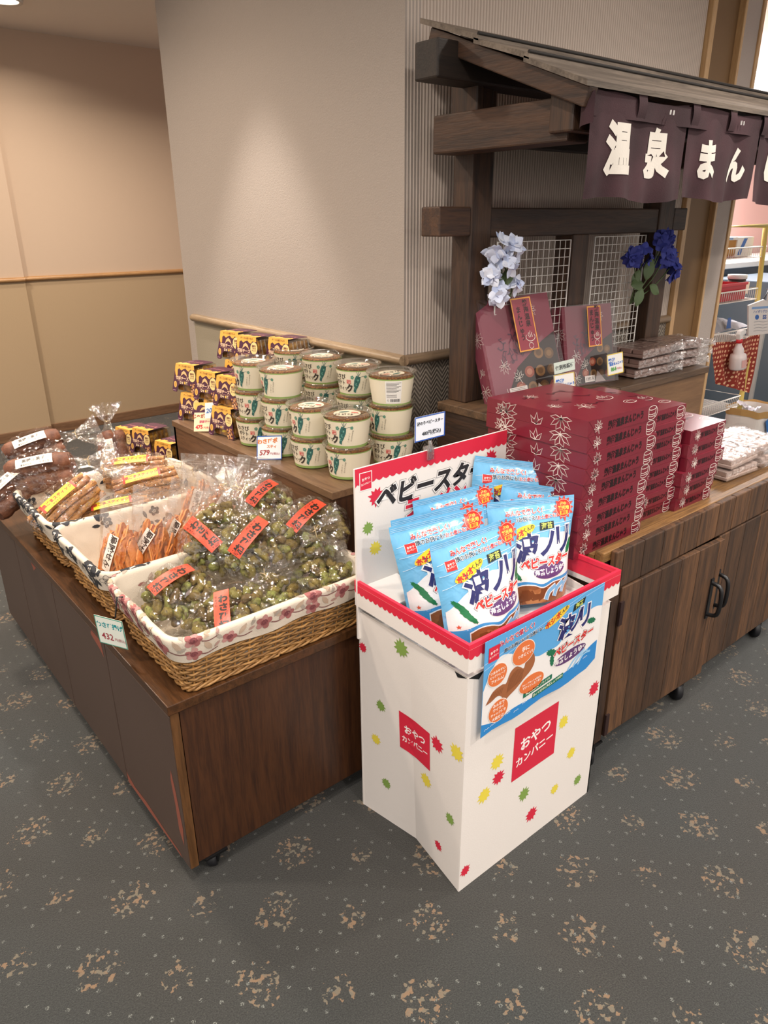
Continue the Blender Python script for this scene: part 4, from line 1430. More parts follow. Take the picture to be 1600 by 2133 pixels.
def snack_label(parent, name, x, y, w, h, rot, rx, ry, rz, bg, texts, extra=None):
    """sticker on the upper side of a lying bag; surface z = ellipse"""
    b = MB()
    mats = []
    p = Print(0.4)
    p.poly(rect(-w/2, w/2, -h/2, h/2), bg, 0)
    if extra:
        extra(p)
    for t in texts:
        p.text(*t[:5], **t[5])
    def fn(u, v, hh):
        a, c = x+u*cos(rot)-v*sin(rot), y+u*sin(rot)+v*cos(rot)
        q = max(0.03, 1-(c/ry)**2-abs(a/rx)**3.2)
        return (a, c, rz+rz*(1.03)*sqrt(q)+0.006+hh)
    p.into(b, fn, mats, maxlen=0.014, dh=0.0003)
    return b.build(name, mats, parent)
def make_wasabi(seed, lx=0.0, ly=0.0, lrot=0.5, strip=True):
    L, ry, rz = 0.205, 0.088, 0.055
    r = thing('wasabi_snack_bag', 'x', 'snack bag', group='clear bags of wasabi snacks')
    rnd = random.Random(seed)
    b = MB()
    n = 0
    while n < 84:
        p = Vector((rnd.uniform(-1, 1), rnd.uniform(-1, 1), rnd.uniform(-1, 1)))
        if p.length > 1 or p.length < 0.45:
            continue
        c = (p.x*(L*0.43)-0.008, p.y*(ry-0.014), rz*0.98+p.z*(rz-0.016))
        blob(b, rnd, c, rnd.uniform(0.028, 0.046), rnd.uniform(0.0085, 0.0120))
        n += 1
    b.build('wasabi_puffs', M_puff, r)
    b = MB()
    b.grid(gather(L, ry, rz, seed), 56, 50, 0, False, wrap=True)
    b.build('clear_film', M_film, r)
    tie_part(r, L, 0.035, ry, rz, 0.16)
    if strip:
      snack_label(r, 'label_strip', lx, ly, 0.108, 0.036, lrot, L/2, ry, rz, '#d8492f',
                  [('わさび揚', -0.006, -0.004, 0.0225, '#27190f', dict(layer=1, bold=0.06, vertical=True, rot=-pi/2)), ('ちょっと', 0.024, 0.0125, 0.0078, '#27190f', dict(layer=1, bold=0.02, vertical=True, rot=-pi/2))])
    return r
wv = [make_wasabi(1, -0.025, 0.018, radians(64)), make_wasabi(2, -0.015, 0.0, radians(40)), make_wasabi(3, 0.01, -0.018, radians(-118)), make_wasabi(4, 0.0, -0.015, radians(-95)), make_wasabi(5, strip=False)]
def put(o, p, yaw, tilt=0, roll=0):
    o.location = p
    o.rotation_euler = (Matrix.Rotation(radians(yaw), 4, 'Z') @ Matrix.Rotation(radians(tilt), 4, 'Y') @ Matrix.Rotation(radians(roll), 4, 'X')).to_euler()
CAMDIR = Vector((-0.6357, -0.772, 0))
def aim(o, p, neck, tilt, sc=1.0):
    """bag axis +x seen at the angle neck (degrees, 0 = to the right, 90 = up/away), upper side tilted towards the aisle"""
    t = radians(tilt)
    n = (Vector((0, 0, 1))*cos(t)+CAMDIR*sin(t)).normalized()
    rt = Vector((0.772, -0.6357, 0))
    up = n.cross(rt)
    a = radians(neck)
    x = (rt*cos(a)+up*sin(a)).normalized()
    y = n.cross(x)
    m = Matrix(((x.x, y.x, n.x), (x.y, y.y, n.y), (x.z, y.z, n.z)))
    o.rotation_euler = m.to_euler()
    # p = middle of the bag; the origin lies on its underside
    o.location = Vector(p)-n*(0.05*sc)
    o.scale = (sc, sc, sc)
wb = [  # proto, location of the underside centre, yaw of the neck, tilt, roll, label
    (0, (0.640, 1.585, 0.655), -20, 30, 1.08, 'wasabi snack bag in the left part of the front basket, orange label slanting'),
    (1, (0.700, 1.445, 0.640), 60, 30, 1.05, 'lowest wasabi snack bag at the near corner of the front basket'),
    (4, (0.835, 1.460, 0.640), 115, 25, 1.05, 'wasabi snack bag at the middle of the front rim of the front basket'),
    (4, (0.975, 1.440, 0.655), 160, 25, 1.0, 'wasabi snack bag at the right end of the front rim of the front basket'),
    (0, (0.805, 1.690, 0.750), 74, 42, 1.12, 'wasabi snack bag on top at the back left, label almost upright'),
    (1, (0.865, 1.575, 0.745), 14, 42, 1.12, 'topmost wasabi snack bag in the middle of the front basket'),
    (2, (1.020, 1.560, 0.745), 168, 40, 1.10, 'wasabi snack bag on top at the right end beside the header board'),
    (3, (0.985, 1.760, 0.770), 150, 35, 1.0, 'rearmost wasabi snack bag leaning against the riser'),
]
used = set()
for i, (k, p, neck, ti, sc, lab) in enumerate(wb):
    o = wv[k] if k not in used else dup(wv[k], lab)
    used.add(k)
    o['label'] = lab
    aim(o, p, neck, ti, sc)

# orange squid-cracker zip bags, standing
def chip_mat():
    t = NT('orange_cracker')
    r = t.island()
    n = t.noise(t.obj(), 90, 3, 0.6).outputs[0]
    c = t.ramp(r, [(0.0, rgb('#c46a28')), (0.5, rgb('#d88540')), (1.0, rgb('#e39c58'))])
    c = t.mix(t.ss(n, 0.45, 0.8), c, rgb('#b86528'))
    return t.done(c, 0.55, t.bump(n, 0.4, 0.004))
M_chip = chip_mat()
ZW, ZH, ZD = 0.135, 0.285, 0.042
def zipbag(u, v, h=0.0, side=1):
    a = min(1.0, abs(u)/(ZW/2))
    t = v/ZH
    pr = min(1.0, t/0.12)**0.6*max(0.0, 1-(max(0, t-0.15)/0.85)**1.7)
    bl = ZD*pr*max(0.0, 1-a**2.4)**0.7
    w = 0.004*mnoise.noise(Vector((u*25, v*20, side*4.0)))*(0.3+pr)+0.002*mnoise.noise(Vector((u*60, v*40, 3.0+side)))
    lean = 0.10*t*t*ZH*0.4
    return (u*(1-0.06*pr), -side*bl-w*side-(h*side)+lean, v)
def make_zip(seed, text_rot=1.25):
    r = thing('cracker_zip_bag', 'x', 'snack bag', group='zip bags of orange crackers')
    rnd = random.Random(seed)
    b = MB()
    for i in range(24):
        x0 = -0.056+0.112*i/23+rnd.uniform(-.003, .003)
        dp = 0.037*sqrt(max(0.25, 1-(x0/0.064)**2))
        ht = rnd.uniform(0.150, 0.205)*(1-0.25*abs(x0)/0.05)
        ph, am, sd = rnd.uniform(0, 6), rnd.uniform(0.004, 0.009), rnd.uniform(0, 50)
        tilt = rnd.uniform(-0.10, 0.10)-x0*1.2
        def fn(s, t, off=0.0, x0=x0, dp=dp, ht=ht, ph=ph, am=am, sd=sd, tilt=tilt):
            q = 2*s-1
            jag = 1+0.10*mnoise.noise(Vector((q*2.0+sd, t*4, 1)))
            z = 0.010+ht*t*(1-0.18*q*q)*jag
            y = q*dp*(0.72+0.28*sin(pi*min(1, t*1.15+0.1)))*jag
            x = x0+am*sin(t*9+ph)+0.5*am*sin(q*4+ph*2)+tilt*z*0.6+off
            return (x, y, z)
        b.grid(lambda s, t: fn(s, t), 6, 14)
        b.grid(lambda s, t: fn(1-s, t, 0.0048), 6, 14)
        # browned edge strip that joins the two faces
        b.grid(lambda s, t: fn(0.0, t, 0.0048*s), 1, 14)
        b.grid(lambda s, t: fn(s, 1.0, 0.0048*t), 6, 1)
    b.build('orange_crackers', M_chip, r)
    b = MB()
    b.grid(lambda s, t: zipbag((s-0.5)*ZW, t*ZH), 22, 30, 0, False)
    b.grid(lambda s, t: zipbag((0.5-s)*ZW, t*ZH, 0, -1), 22, 30, 0, False)
    b.build('zip_bag_film', M_zip, r)
    b = MB()
    for zz in (ZH-0.022, ZH-0.030):
        b.tube([zipbag((i/10-0.5)*ZW, zz, 0.0005) for i in range(11)], 0.0010, 5)
    b.build('zip_strip', M_zip, r)
    b = MB()
    mats = []
    p = Print(0.4)
    p.poly(rect(-0.052, 0.052, -0.017, 0.017), '#e6ddd2', 0)
    p.text('烏賊せん', 0.004, -0.002, 0.024, '#3a2a22', 1, 0.03, pi)
    p.text('炙り', -0.03, 0.011, 0.008, '#3a2a22', 1, 0.02, pi)
    ca, sa = cos(text_rot), sin(text_rot)
    p.into(b, lambda u, v, h: zipbag(-0.012+(u*ca-v*sa)*0.9, 0.125+u*sa+v*ca, h), mats, maxlen=0.012, h0=0.004, dh=0.0003)
    b.build('paper_label', mats, r)
    return r
zv = [make_zip(5, 1.30), make_zip(6, 1.05)]
zb = [
    (0, (0.585, 1.885, 0.572), -52, 10, 2, 'front left orange cracker zip bag, leaning, white label along its left edge'),
    (1, (0.670, 1.885, 0.572), -48, 9, 6, 'second orange cracker zip bag from the left, label pointing down to the left'),
    (0, (0.755, 1.900, 0.572), -60, 10, 10, 'third orange cracker zip bag, squeezed narrow between its neighbours'),
    (1, (0.835, 1.930, 0.572), -62, 10, 14, 'fourth orange cracker zip bag, just left of the wasabi snacks'),
    (0, (0.925, 2.075, 0.572), -40, 8, 4, 'orange cracker zip bag in the back row, left one behind the wasabi bags'),
    (1, (0.965, 2.000, 0.580), -38, 6, 8, 'orange cracker zip bag in the back row with its empty top sticking up'),
    (0, (1.015, 1.925, 0.585), -30, 5, 12, 'rightmost orange cracker zip bag, against the front of the riser'),
]
for i, (k, p, yaw, lean, roll, lab) in enumerate(zb):
    o = zv[k] if i < 2 else dup(zv[k], lab)
    o['label'] = lab
    o.location = p
    o.rotation_euler = (Matrix.Rotation(radians(yaw), 4, 'Z') @ Matrix.Rotation(radians(-lean), 4, 'X') @ Matrix.Rotation(radians(roll), 4, 'Y')).to_euler()

# sesame stick bags
def stick_mat():
    t = NT('sesame_stick')
    n = t.noise(t.obj(), 60, 3, 0.6).outputs[0]
    sp = t.n('TexVoronoi', {'Vector': t.scale(t.obj(), (0.5, 1, 1)), 'Scale': 190.0}).outputs[0]
    c = t.mix(t.ss(n, 0.35, 0.7), rgb('#c08a50'), rgb('#8f5c2e'))
    c = t.mix(t.m('LESS_THAN', sp, 0.24), c, rgb('#3a2413'))
    return t.done(c, 0.55, t.bump(n, 0.3, 0.003))
M_stick = stick_mat()
def make_sticks(seed):
    L, ry, rz = 0.225, 0.062, 0.038
    r = thing('sesame_stick_bag', 'x', 'snack bag', group='clear bags of sesame sticks')
    rnd = random.Random(seed)
    b = MB()
    spots = [(-0.042, 0), (-0.021, 0), (0, 0), (0.021, 0), (0.042, 0), (-0.032, 1), (-0.011, 1), (0.011, 1), (0.032, 1), (-0.022, 2), (0.0, 2), (0.022, 2)]
    for y, lv in spots:
        z = 0.014+lv*0.0185+rnd.uniform(-.001, .001)
        x0 = rnd.uniform(-0.006, 0.006)
        b.tube([(x0-L*0.42+L*0.84*i/6, y+0.0025*sin(i*1.3+y*90), z+0.0015*sin(i+y*50)) for i in range(7)], [0.0086]+[0.0100]*5+[0.0086], 9)
    b.build('sesame_sticks', M_stick, r)
    b = MB()
    b.grid(gather(L, ry, rz, seed, 0.18, 0.9, 0.03, 0.06), 40, 40, 0, False, wrap=True)
    b.build('clear_film', M_film, r)
    tie_part(r, L, 0.03, ry, rz, 0.18)
    def ex(p):
        p.poly(rect(-0.056, -0.049, -0.0145, 0.0145), '#b5392c', 1)
        p.poly(rect(0.049, 0.056, -0.0145, 0.0145), '#b5392c', 1)
    snack_label(r, 'yellow_label', -0.005, -0.004, 0.112, 0.029, 0.0, L/2, ry, rz, '#ecd437',
                [('黒ごまスティック', 0.0, 0.002, 0.0125, '#a3352b', dict(layer=1, bold=0.05)), ('サクサク', -0.01, -0.010, 0.0065, '#33241c', dict(layer=1, bold=0.03))], ex)
    return r
sv = [make_sticks(21)]
sb = [
    ((0.590, 2.335, 0.720), 52, 38, 1.15, 'sesame stick bag lying aslant over the near rim of the far basket'),
    ((0.740, 2.300, 0.660), 20, 20, 1.15, 'sesame stick bag low in the far basket, mostly under the others'),
    ((0.890, 2.400, 0.700), 20, 30, 1.15, 'sesame stick bag in the middle, yellow label tilted, right of the brown loaves'),
    ((0.905, 2.530, 0.720), 8, 25, 1.15, 'rearmost sesame stick bag, lying level below the cheese boxes'),
]
for i, (p, neck, ti, sc, lab) in enumerate(sb):
    o = sv[0] if i == 0 else dup(sv[0], lab)
    o['label'] = lab
    aim(o, p, neck, ti, sc)

# brown sugar loaves in bags
def loaf_mat():
    t = NT('brown_sugar_loaf')
    n = t.noise(t.obj(), 45, 4, 0.6).outputs[0]
    c = t.mix(t.ss(n, 0.35, 0.7), rgb('#5b3422'), rgb('#7d4f37'))
    return t.done(c, 0.6, t.bump(n, 0.5, 0.006))
M_loaf = loaf_mat()
def make_loaf(seed):
    L, ry, rz = 0.20, 0.064, 0.050
    r = thing('brown_loaf_bag', 'x', 'snack bag', group='clear bags of brown sugar loaves')
    b = MB()
    for y, z, rr in ((-0.030, 0.036, 0.030), (0.030, 0.036, 0.030), (0.0, 0.070, 0.028)):
        b.tube([(-L*0.42+L*0.84*i/12, y+0.002*sin(i*1.1), z+0.002*sin(i*0.9+y*90)) for i in range(13)], [rr*0.75]+[rr*(1+0.06*sin(i*2.3)) for i in range(11)]+[rr*0.75], 14)
    b.build('brown_loaf', M_loaf, r)
    b = MB()
    b.grid(gather(L, ry, rz, seed, 0.16, 0.8, 0.03, 0.075), 40, 40, 0, False, wrap=True)
    b.build('clear_film', M_film, r)
    tie_part(r, L, 0.03, ry, rz, 0.16)
    snack_label(r, 'white_label', 0.0, -0.012, 0.098, 0.030, 0.0, L/2, ry, rz, '#e4ddd2',
                [('黒糖ふ菓子', 0.0, 0.003, 0.0125, '#2d2622', dict(layer=1, bold=0.01)), ('てづくり', 0.028, -0.0095, 0.007, '#a8433a', dict(layer=1, bold=0.02)), ('昔ながらの', -0.02, -0.0095, 0.006, '#2d2622', dict(layer=1, bold=0.02))])
    return r
lv = [make_loaf(31)]
lb = [
    ((0.605, 2.600, 0.750), 16, 30, 1.22, 'brown loaf bag in front, white label across its middle'),
    ((0.640, 2.780, 0.780), 30, 30, 1.15, 'brown loaf bag behind the front one, label sloping up to the right'),
    ((0.500, 2.620, 0.700), 60, 30, 1.1, 'brown loaf bag hanging over the left rim of the far basket'),
    ((0.930, 2.820, 0.700), 100, 70, 0.95, 'small dark loaf bag standing with its gathered top straight up'),
]
for i, (p, neck, ti, sc, lab) in enumerate(lb):
    o = lv[0] if i == 0 else dup(lv[0], lab)
    o['label'] = lab
    aim(o, p, neck, ti, sc)

# price tag hanging on the liner
pt = thing('price_tag', 'green edged price tag hanging from the liner of the nearest basket', 'price tag', (0.484, 1.62, 0.60))
tb, tm = MB(), []
fn = on_plane((0.463, 1.615, 0.618), (0.45, -0.89, 0.0), (-0.05, 0, 1))
p = Print(0.4)
p.poly(rect(-0.044, 0.044, -0.040, 0.040), '#4c9c86', 0)
p.poly(rect(-0.0415, 0.0415, -0.0375, 0.0375), '#dfe3d8', 1)
p.text('わさび揚げ', 0, 0.017, 0.0165, '#1f8f95', 2, 0.04)
p.text('432', -0.013, -0.015, 0.025, '#9b3b46', 2, 0.02)
p.text('円(税込)', 0.026, -0.019, 0.0095, '#9b3b46', 2, 0.01)
tb.prism(rect(-0.044, 0.044, -0.040, 0.040), fn, -0.001, 0.0)
tm.append(flat('#dfe3d8', 0.4))
p.into(tb, fn, tm)
tb.build('card', tm, pt, world=True)
b = MB(); b.tube([(0.4745, 1.60, 0.660), (0.486, 1.60, 0.713), (0.500, 1.60, 0.708)], 0.002, 6)
b.build('hook', M_dkmetal, pt, world=True)
# ------------------------------------------------------------------ wasabi potato stick cups on the riser
M_clear = film('clear_cup_plastic', 0.05, 8, 0.05, (0.95, 0.955, 0.94), 0.05, 0.10)
def crisp_mat():
    t = NT('potato_sticks')
    v = t.n('TexVoronoi', {'Vector': t.scale(t.obj(), (1, 1, 0.4)), 'Scale': 150.0})
    c = t.ramp(v.outputs[0], [(0.0, rgb('#c9924e')), (0.4, rgb('#a8672f')), (0.8, rgb('#5d3517'))])
    return t.done(c, 0.6, t.bump(v.outputs[0], 0.5, 0.004))
M_crisp = crisp_mat()
M_cream = wallpaper('cream_label_paper', '#dfd5bd', 0.05, 300, 0.5)
M_green = flat('#8fa860', 0.5)
CR0, CR1, CHH = 0.0570, 0.0705, 0.098      # radius at foot and mouth, height of the cup
def cup_r(z):
    return CR0+(CR1-CR0)*z/CHH
def cup_print(p, u0):
    ink, teal = '#3c352e', '#3f7a70'
    U = lambda x: u0+x
    for s, x, z, sz in (('わさび', -0.036, 0.053, 0.0155), ('ポテト', -0.036, 0.038, 0.0135), ('スティッ', -0.033, 0.0235, 0.0125)):
        p.text(s, U(x), z, sz, ink, 1, 0.02, -0.02)
    p.text('ク', U(-0.001), 0.024, 0.022, ink, 1, 0.06)
    p.poly(rect(U(-0.010), U(0.004), 0.036, 0.046), '#c6433a', 1)
    p.text('わさび', U(-0.003), 0.0432, 0.0042, '#efe4d4', 2, 0.02)
    p.text('しお味', U(-0.003), 0.0385, 0.0042, '#efe4d4', 2, 0.02)
    # the wasabi root
    rnd = random.Random(2)
    L_, R_ = [], []
    for i in range(13):
        q = i/12
        x, z = 0.014+0.013*q, 0.014+0.042*q
        w = 0.0022+0.0062*min(1, q*1.6)*(1-0.25*max(0, q-0.7)/0.3)+rnd.uniform(-.0008, .0008)
        L_.append((U(x-w), z+0.002)); R_.append((U(x+w), z-0.002))
    p.poly(L_+R_[::-1], '#33655f', 1)
    for i in range(14):
        q = rnd.uniform(0.1, 0.95)
        x, z = 0.014+0.013*q+rnd.uniform(-.004, .004), 0.014+0.042*q
        p.poly(ell(U(x), z, 0.0022, 0.0015, 8, rnd.uniform(0, 3)), ('#5f9a8c', '#274f4b', '#7fae9a')[i % 3], 2)
    for x1, z1 in ((0.022, 0.068), (0.028, 0.069), (0.034, 0.066)):
        p.line([(U(0.026), 0.054), (U((x1+0.027)/2), 0.061), (U(x1), z1)], 0.0013, '#54706a', 1)
    p.line([(U(0.030), 0.053), (U(0.040), 0.056), (U(0.048), 0.054)], 0.0009, '#54706a', 1)
    for x, z, r in ((0.009, 0.053, 0.0052), (0.048, 0.054, 0.0042)):
        for k in range(5):
            p.poly(ell(U(x+r*0.6*cos(k*1.26)), z+r*0.6*sin(k*1.26), r*0.5, r*0.4, 8), '#5a8d78', 1)
    p.text('つんと辛い', U(0.040), 0.030, 0.0048, '#6d675c', 1, 0.0, -0.2, vertical=True)
    p.text('伊豆のわさび', U(0.049), 0.034, 0.0046, '#6d675c', 1, 0.0, -0.2, vertical=True)
def make_cup(label, back=False):
    r = thing('snack_cup', label, 'cup', group='clear cups of wasabi potato sticks')
    b = MB(); b.lathe([(CR0*0.86, 0.0), (CR0, 0.003), (CR1, CHH), (CR1+0.004, CHH+0.001)], 40)
    b.lathe([(0.0005, 0.001), (CR0*0.86, 0.0)], 40)
    b.build('cup', M_clear, r)
    b = MB(); b.lathe([(0.001, 0.004), (CR0-0.004, 0.005), (cup_r(0.08)-0.003, 0.08), (cup_r(0.089)-0.003, 0.0885), (CR1-0.012, 0.0905), (0.001, 0.091)], 32)
    b.build('potato_sticks', M_crisp, r)
    b = MB()
    z0, z1 = 0.011, 0.083
    for za, zb, m in ((0.003, z0, 1), (z0, z1, 0), (z1, z1+0.0035, 1)):
        b.lathe([(cup_r(za)+0.0008, za), (cup_r(zb)+0.0008, zb)], 48, mi=m)
    mats = [M_cream, M_green]
    fn = lambda u, v, h: (lambda R, a: (R*cos(a), R*sin(a), 1.24*v))(cup_r(1.24*v)+0.0008+h, u/0.062)
    p = Print(0.5)
    cup_print(p, 0.0)
    p.into(b, fn, mats, maxlen=0.009, h0=0.0006, dh=0.00025)
    if back:
        p = Print(0.5)
        c = 0.205
        p.poly(rect(c-0.027, c+0.020, 0.011, 0.066), '#e4e0da', 0)
        for i in range(9):
            p.line([(c-0.024, 0.062-i*0.003), (c+0.017-0.006*(i % 3), 0.062-i*0.003)], 0.0011, '#4a4744', 1)
        for i in range(3):
            p.line([(c-0.024, 0.032-i*0.003), (c+0.006, 0.032-i*0.003)], 0.0010, '#4a4744', 1)
        rnd = random.Random(8)
        x = c-0.014
        while x < c+0.017:
            w = rnd.choice((0.0006, 0.001, 0.0016))
            p.poly(rect(x, x+w, 0.0145, 0.022), '#2b2a29', 1)
            x += w+rnd.choice((0.0006, 0.001))
        p.line([(c-0.020+0.0022*cos(t*0.7), 0.0185+0.0022*sin(t*0.7)) for t in range(10)], 0.0007, '#2b2a29', 1)
        p.into(b, fn, mats, maxlen=0.009, h0=0.0006, dh=0.00025)
    b.build('label_sleeve', mats, r)
    b = MB()
    zr = CHH
    b.lathe([(CR1+0.001, zr-0.004), (CR1+0.007, zr-0.001), (CR1+0.0085, zr+0.002), (CR1+0.006, zr+0.005), (CR1-0.002, zr+0.005), (CR1-0.006, zr-0.003), (CR1-0.010, zr-0.0048), (0.030, zr-0.005), (0.0005, zr-0.005)], 48)
    b.build('lid', M_clear, r)
    b = MB(); mats = []
    p = Print(0.5)
    p.poly(ell(0, 0, 0.040, 0.040, 40), '#dfd5bd', 0)
    p.text('わさび', 0.006, 0.016, 0.019, '#3c352e', 1, 0.03, 0.1)
    p.text('ポテトスティック', 0.0, 0.002, 0.0092, '#3c352e', 1, 0.02, 0.1)
    p.poly(rect(-0.030, -0.010, -0.016, -0.008), '#c6433a', 1)
    p.poly(ell(0.012, -0.014, 0.016, 0.006, 16, 0.5), '#33655f', 1)
    ca, sa = cos(radians(-70)), sin(radians(-70))
    p.into(b, lambda u, v, h: (u*ca-v*sa, u*sa+v*ca, zr-0.0046+h), mats)
    b.build('lid_label', mats, r)
    return r
PITCH_C = 0.0936
PLAIN, BACK = None, None
# stack x, y, list from the bottom of (turn in degrees, label); 0 = print centre facing the aisle
CUPS = [
    (1.212, 2.150, [(-12, 'bottom cup of the leftmost three-high stack, beside the cheese boxes'), (4, 'middle cup of the leftmost three-high stack, beside the cheese boxes'), (38, 'top cup of the leftmost three-high stack, beside the cheese boxes')]),
    (1.218, 1.990, [(0, 'bottom cup of the second stack, half behind the orange price card'), (14, 'middle cup of the second stack behind the orange price card'), (50, 'top cup of the second stack, mostly blank label side showing')]),
    (1.224, 1.832, [(12, 'bottom cup of the two-high stack right of the orange price card'), (34, 'top cup of the two-high stack right of the orange price card')]),
    (1.246, 1.676, [(40, 'bottom cup of the front two-high stack at the riser corner'), (18, 'top cup of the front two-high stack at the riser corner')]),
    (1.440, 2.255, [(0, 'bottom cup of the rearmost stack against the wall'), (0, 'middle cup of the rearmost stack against the wall'), (0, 'top cup of the rearmost stack, only its lid showing')]),
    (1.445, 2.080, [(0, 'bottom cup of the back row stack left of the middle'), (0, 'middle cup of the back row stack left of the middle'), (2, 'top cup of the back row, left one with green root drawing in full')]),
    (1.430, 1.865, [(0, 'bottom cup of the back row stack in the middle'), (0, 'middle cup of the back row stack in the middle'), (8, 'top cup of the back row, middle one with green root drawing in full')]),
    (1.425, 1.690, [(-4, 'bottom cup of the rightmost stack by the pillar corner'), (48, 'middle cup of the rightmost stack by the pillar corner'), (168, 'top cup of the rightmost stack, turned to its white barcode sticker')]),
]
for x, y, lst in CUPS:
    for i, (turn, lab) in enumerate(lst):
        if turn > 150:
            o = make_cup(lab, True)
        elif PLAIN is None:
            o = PLAIN = make_cup(lab)
        else:
            o = dup(PLAIN, lab)
        o.location = (x+0.003*sin(i*5+x*9), y+0.003*cos(i*3+y*9), RZ+i*PITCH_C)
        o.rotation_euler = (0, 0, radians(230.5-13+turn*-1))

# ------------------------------------------------------------------ cheese snack boxes
M_cheese = None
def cheese_mat():
    t = NT('cheese_nuts')
    v = t.n('TexVoronoi', {'Vector': t.obj(), 'Scale': 55.0})
    c = t.ramp(v.outputs[0], [(0.0, rgb('#d6a03a')), (0.5, rgb('#a06a1c')), (0.9, rgb('#4d2e0c'))])
    return t.done(c, 0.45, t.bump(v.outputs[0], 0.8, 0.01))
M_cheese = cheese_mat()
M_purple = flat('#4b2338', 0.35)
M_yel = flat('#e2a84a', 0.35)
XW, XH, XD = 0.062, 0.098, 0.105        # half width at the foot, height, depth
def make_box(label):
    """faces -x locally: front panel at x=0, depth towards +x"""
    r = thing('cheese_box', label, 'snack box', group='purple and yellow cheese nut boxes')
    b = MB()
    hw0, hw1 = XW, 0.044
    fx = lambda z: 0.012*(z/XH)
    out = [(-hw0, 0.006), (-hw0+0.006, 0.0), (-0.040, 0.0), (-0.034, 0.020), (-0.026, 0.028), (0.026, 0.028), (0.034, 0.020), (0.040, 0.0), (hw0-0.006, 0.0), (hw0, 0.006), (hw1, XH), (-hw1, XH)]
    b.prism(out, lambda u, v, h: (fx(v)-h, -u, v), -0.0012, 0.0, 0)
    # top panel and back panel
    T_ = [(-hw1, 0.0), (hw1, 0.0), (hw1, 0.086), (0.030, 0.094), (-0.030, 0.094), (-hw1, 0.086)]
    b.prism(T_, lambda u, v, h: (0.012+v, -u, XH+h-0.002*(v/0.09)**2), -0.0012, 0.0, 0)
    mats = [M_purple]
    p = Print(0.35)
    f = lambda u, v, h: (fx(v)-h, -u, v)
    drip = [(-hw1, XH), (-hw1-0.0035, 0.074), (-0.045, 0.060), (-0.040, 0.055), (-0.035, 0.060), (-0.034, 0.078), (-0.026, 0.083), (-0.016, 0.076), (-0.006, 0.082), (0.004, 0.085), (0.012, 0.078), (0.020, 0.076), (0.028, 0.084), (0.036, 0.082), (0.0465, 0.083), (hw1, XH)]
    p.poly(drip, '#e2a84a', 0)
    p.text('チーズの贈りもの', 0.0, 0.0915, 0.0075, '#7a4a2a', 1, 0.02)
    p.poly(ell(0.036, 0.062, 0.0165, 0.020, 24), '#e3c987', 2)
    for i in range(3):
        p.text(('濃厚な', 'うまみ', 'ナッツ')[i], 0.036, 0.069-i*0.0075, 0.0068, '#6d3a30', 3, 0.03)
    p.poly([(-0.020, 0.056), (-0.014, 0.070), (-0.004, 0.077), (0.006, 0.070), (0.013, 0.056), (0.004, 0.062), (-0.004, 0.066), (-0.012, 0.062)], '#d9b27c', 1)
    p.text('濃厚チーズ', -0.012, 0.0495, 0.0128, '#d9b79a', 1, 0.05)
    p.line([(-0.035, 0.041), (0.020, 0.041)], 0.0010, '#b98a78', 1)
    p.poly(ell(-0.046, 0.026, 0.0072, 0.0115, 16), '#e2b765', 1)
    p.poly(ell(-0.046, 0.026, 0.004, 0.008, 12), '#c98d3c', 2)
    p.text('じゃ', -0.016, 0.0345, 0.0095, '#e9d0a8', 1, 0.07)
    p.poly(ell(0.000, 0.0345, 0.0036, 0.0045, 12), '#e0b14c', 1)
    p.text('蔵', 0.009, 0.0345, 0.0085, '#e9d0a8', 1, 0.05)
    rnd = random.Random(3)
    for i in range(26):
        q, w = rnd.uniform(0.030, 0.056), rnd.uniform(0.004, 0.036)
        if q+w*0.16 < 0.060:
            p.poly(ell(q, w, 0.0034, 0.0034, 8), ('#c08a5a', '#d8a878', '#a87048')[i % 3], 1+i % 3)
    p.line([(-0.058, 0.0055), (-0.044, 0.0055)], 0.002, '#a98296', 1)
    p.into(b, f, mats, h0=0.0004, dh=0.0002)
    p = Print(0.35)
    zig = [(-hw1, 0.0), (hw1, 0.0), (hw1, 0.020)]+[(hw1-0.088*i/12, 0.016+0.010*(i % 2)+0.006*sin(i)) for i in range(1, 12)]+[(-hw1, 0.024)]
    p.poly(zig, '#e2a84a', 0)
    p.text('じゃがと豆', 0.0, 0.048, 0.0135, '#b9707a', 1, 0.03, 0.0)
    p.into(b, lambda u, v, h: (0.012+v, -u, XH+h-0.002*(v/0.09)**2), mats, h0=0.0004)
    b.build('sleeve', mats, r)
    b = MB()
    prof = [(-0.054, 0.004), (0.054, 0.004), (0.052, 0.03), (0.043, 0.085), (-0.043, 0.085), (-0.052, 0.03)]
    b.prism([(u*0.92, v) for u, v in prof], lambda u, v, h: (0.016+h, -u, v), 0.0, XD-0.022, 0)
    b.build('cheese_nuts', M_cheese, r)
    b = MB()
    b.prism([(-0.057, 0.0), (0.057, 0.0), (0.057, 0.012), (0.046, 0.093), (-0.046, 0.093), (-0.057, 0.012)], lambda u, v, h: (0.0135+h, -u*(1-0.10*(h/XD)**2), v*(1-0.05*(h/XD)**2)), 0.0, XD-0.008, 0)
    for k in range(5):
        x = 0.028+k*0.017
        for sg in (-1, 1):
            b.tube([(x, sg*0.0575, 0.012), (x, sg*0.047, 0.088)], 0.0022, 6)
    b.build('plastic_tray', M_clear, r)
    return r
